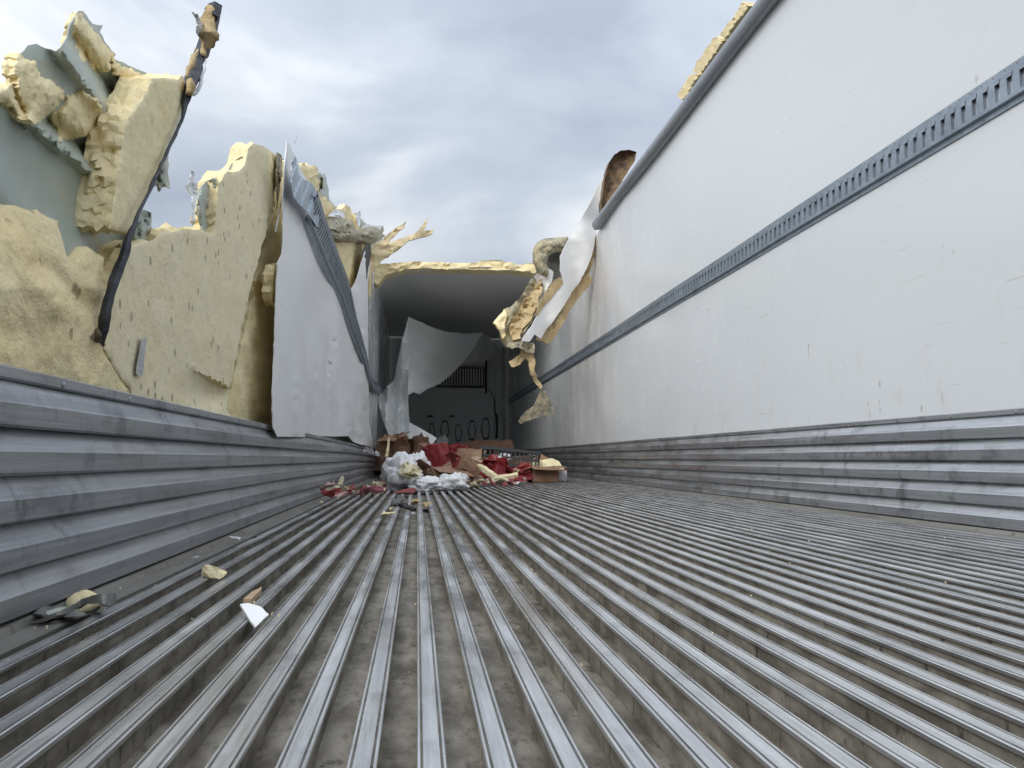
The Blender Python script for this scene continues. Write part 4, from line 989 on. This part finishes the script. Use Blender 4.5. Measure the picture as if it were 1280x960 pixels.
# scraps caught on the ribs in front of the heap
for i, (a, b, sz, m_, lb) in enumerate(((497, 633, .10, 'grey_scrap', 'dark rubber scrap caught on the ribs before the heap, leftmost'), (507, 639, .09, 'black_plastic', 'black bent scrap wedged between ribs before the heap'), (517, 632, .08, 'foam_old', 'tan crumb cluster on the ribs before the heap'),
        (530, 634, .08, 'foam_old', 'tan torn scrap on the ribs before the heap, rightmost'), (533, 641, .06, 'black_plastic', 'small black scrap in the channel right of the tan scraps'), (516, 643, .03, 'white_card', 'tiny white chip in the channel before the heap'),
        (484, 646, .06, 'foam_pale', 'pale foam chip lying nearest before the heap'), (488, 640, .05, 'foam_pale', 'pale foam chip beside the leftmost dark rubber scrap'), (402, 629, .03, 'foam_pale', 'tiny pale foam chip by the left litter'))):
    shard('scrap', lb, 'scrap', a, b, sz, M[m_], 300 + i, 0 if i not in (4, 5) else ZP, None, (1, .8, .4))

# ================================================================== SCRAPS ON THE NEAR FLOOR
fs = thing('foam_scrap', 'torn grey skin scrap with yellow foam lying by the left wall', 'scrap', onZ(92, 762, 0))
def zfun(h, seed, k=.03): return lambda a, b, d: onZ(a, b, h(a, b)) + Vector((0, 0, k * .3 * fr((a * .05, b * .05, seed), 2, 3, seed)))
fY = 1.08
def up(a, b, yb): # a standing scrap: picture point at the depth of its foot
    return onY(a, b, onZ(a, yb, 0).y)
sheet('lower_skin', jag([(40, 768), (56, 757), (80, 748), (100, 756), (136, 756), (126, 766), (96, 772), (66, 771)], .6, 4, 401), lambda a, b, d: onZ(a, b, .006 + .006 * math.sin(a * .15)), M['grey_scrap'], fs, 4, .003, 401, (0, 0, 1))
sheet('upper_skin', jag([(38, 766), (60, 756), (84, 746), (104, 735), (118, 730), (130, 728), (144, 728), (143, 742), (134, 744), (120, 740), (108, 741), (92, 749), (72, 756), (52, 764)], .6, 4, 402), lambda a, b, d: onZ(a, b + 14, .025 + .012 * math.sin(a * .11) + .0015 * (770 - b) * .5), M['grey_scrap'], fs, 3, .003, 402, (0, 0, 1))
bagv = resample([onZ(84, 758, .016), onZ(98, 754, .020), onZ(112, 751, .020), onZ(122, 750, .016)], 5)
mesh('foam_piece', *tube(bagv, [.005 + .011 * math.sin(math.pi * (j + 1) / 17) for j in range(16)], 9, 6, .005), M['foam_pale'], fs, True)
mesh('rolled_edge', *tube(resample([onZ(58, 770, .008), onZ(66, 767, .010), onZ(84, 764, .010)], 5), .007, 8, 2, .002), M['skin'], fs, True)
shard('foam_lump', 'yellow foam lump with grey vein lying in a floor channel on the left', 'foam lump', 271, 724, .052, M['foam_pale'], 410, -.004, None, (1, .7, .6), (0, .1, .5))
def tri_sheet(name, label, cat, pts, mat, zf, seed, thick=.004):
    o = sheet(name, jag(pts, .4, 4, seed), lambda a, b, d: onZ(a, b, zf(a, b)), mat, None, 3, thick, seed, (0, 0, 1), True); return props(o, label, cat)
o = sheet('liner_scrap', jag([(300, 756), (310, 755), (325, 759), (336, 769), (328, 776), (319, 785), (311, 774)], .5, 4, 411), lambda a, b, d: onY(a, b, onZ(318, 787, -.01).y + (785 - b) * .0022 + .0004 * (a - 318)), M['liner_hung'], None, 3, .003, 411, (0, -1, 0))
props(o, 'white triangular liner scrap standing in a floor channel', 'scrap')
tri_sheet('foam_sliver', 'thin tan foam sliver lying behind the white triangular scrap', 'scrap', [(304, 752), (314, 743), (327, 736), (326, 740), (314, 752)], M['cardboard_pale'], lambda a, b: .004, 412, .008)
for i, (a, b, sz, lb) in enumerate(((294, 675, .028, 'small white chip on the left edge strip, farthest'), (245, 698, .022, 'tiny white chip on the left edge strip beyond the foam lump'), (174, 711, .03, 'small tan chip on the left edge strip between the two foam scraps'), (318, 673, .016, 'tiny dark chip on the outermost left rib'))):
    shard('scrap', lb, 'scrap', a, b, sz, M[('white_card', 'white_card', 'foam_old', 'black_plastic')[i]], 420 + i, .004, None, (1, .6, .25))
# fine crumbs scattered over ribs and channels
rnd = random.Random(5); mb = MB()
for i in range(420):
    y_ = .95 + 5.2 * rnd.random() ** 1.3; x_ = XL + .03 + (XR - XL - .08) * rnd.random() ** 1.5; sz = rnd.uniform(.0007, .0024)
    k = (x_ - xr0) / PIT; on = abs(k - round(k)) * PIT < .0125 or x_ < xa or x_ > xb
    z_ = .0025 if on else ZP
    if x_ < XL + .035 or x_ > XR - .05: z_ = .0065
    c = Vector((x_, y_, z_ + sz * .4)); R_ = Euler((rnd.uniform(0, 3), rnd.uniform(0, 3), rnd.uniform(0, 3))).to_matrix()
    v_, f_ = box(0, 0, 0, sz * rnd.uniform(.8, 2.2), sz, sz * .7); mb.add(([c + R_ @ Vector(p) for p in v_], f_))
o = mesh('foam_crumbs', mb.v, mb.f, M['foam_pale'], None); props(o, 'fine pale foam crumbs scattered over the floor ribs and channels', 'crumbs', kind='stuff')
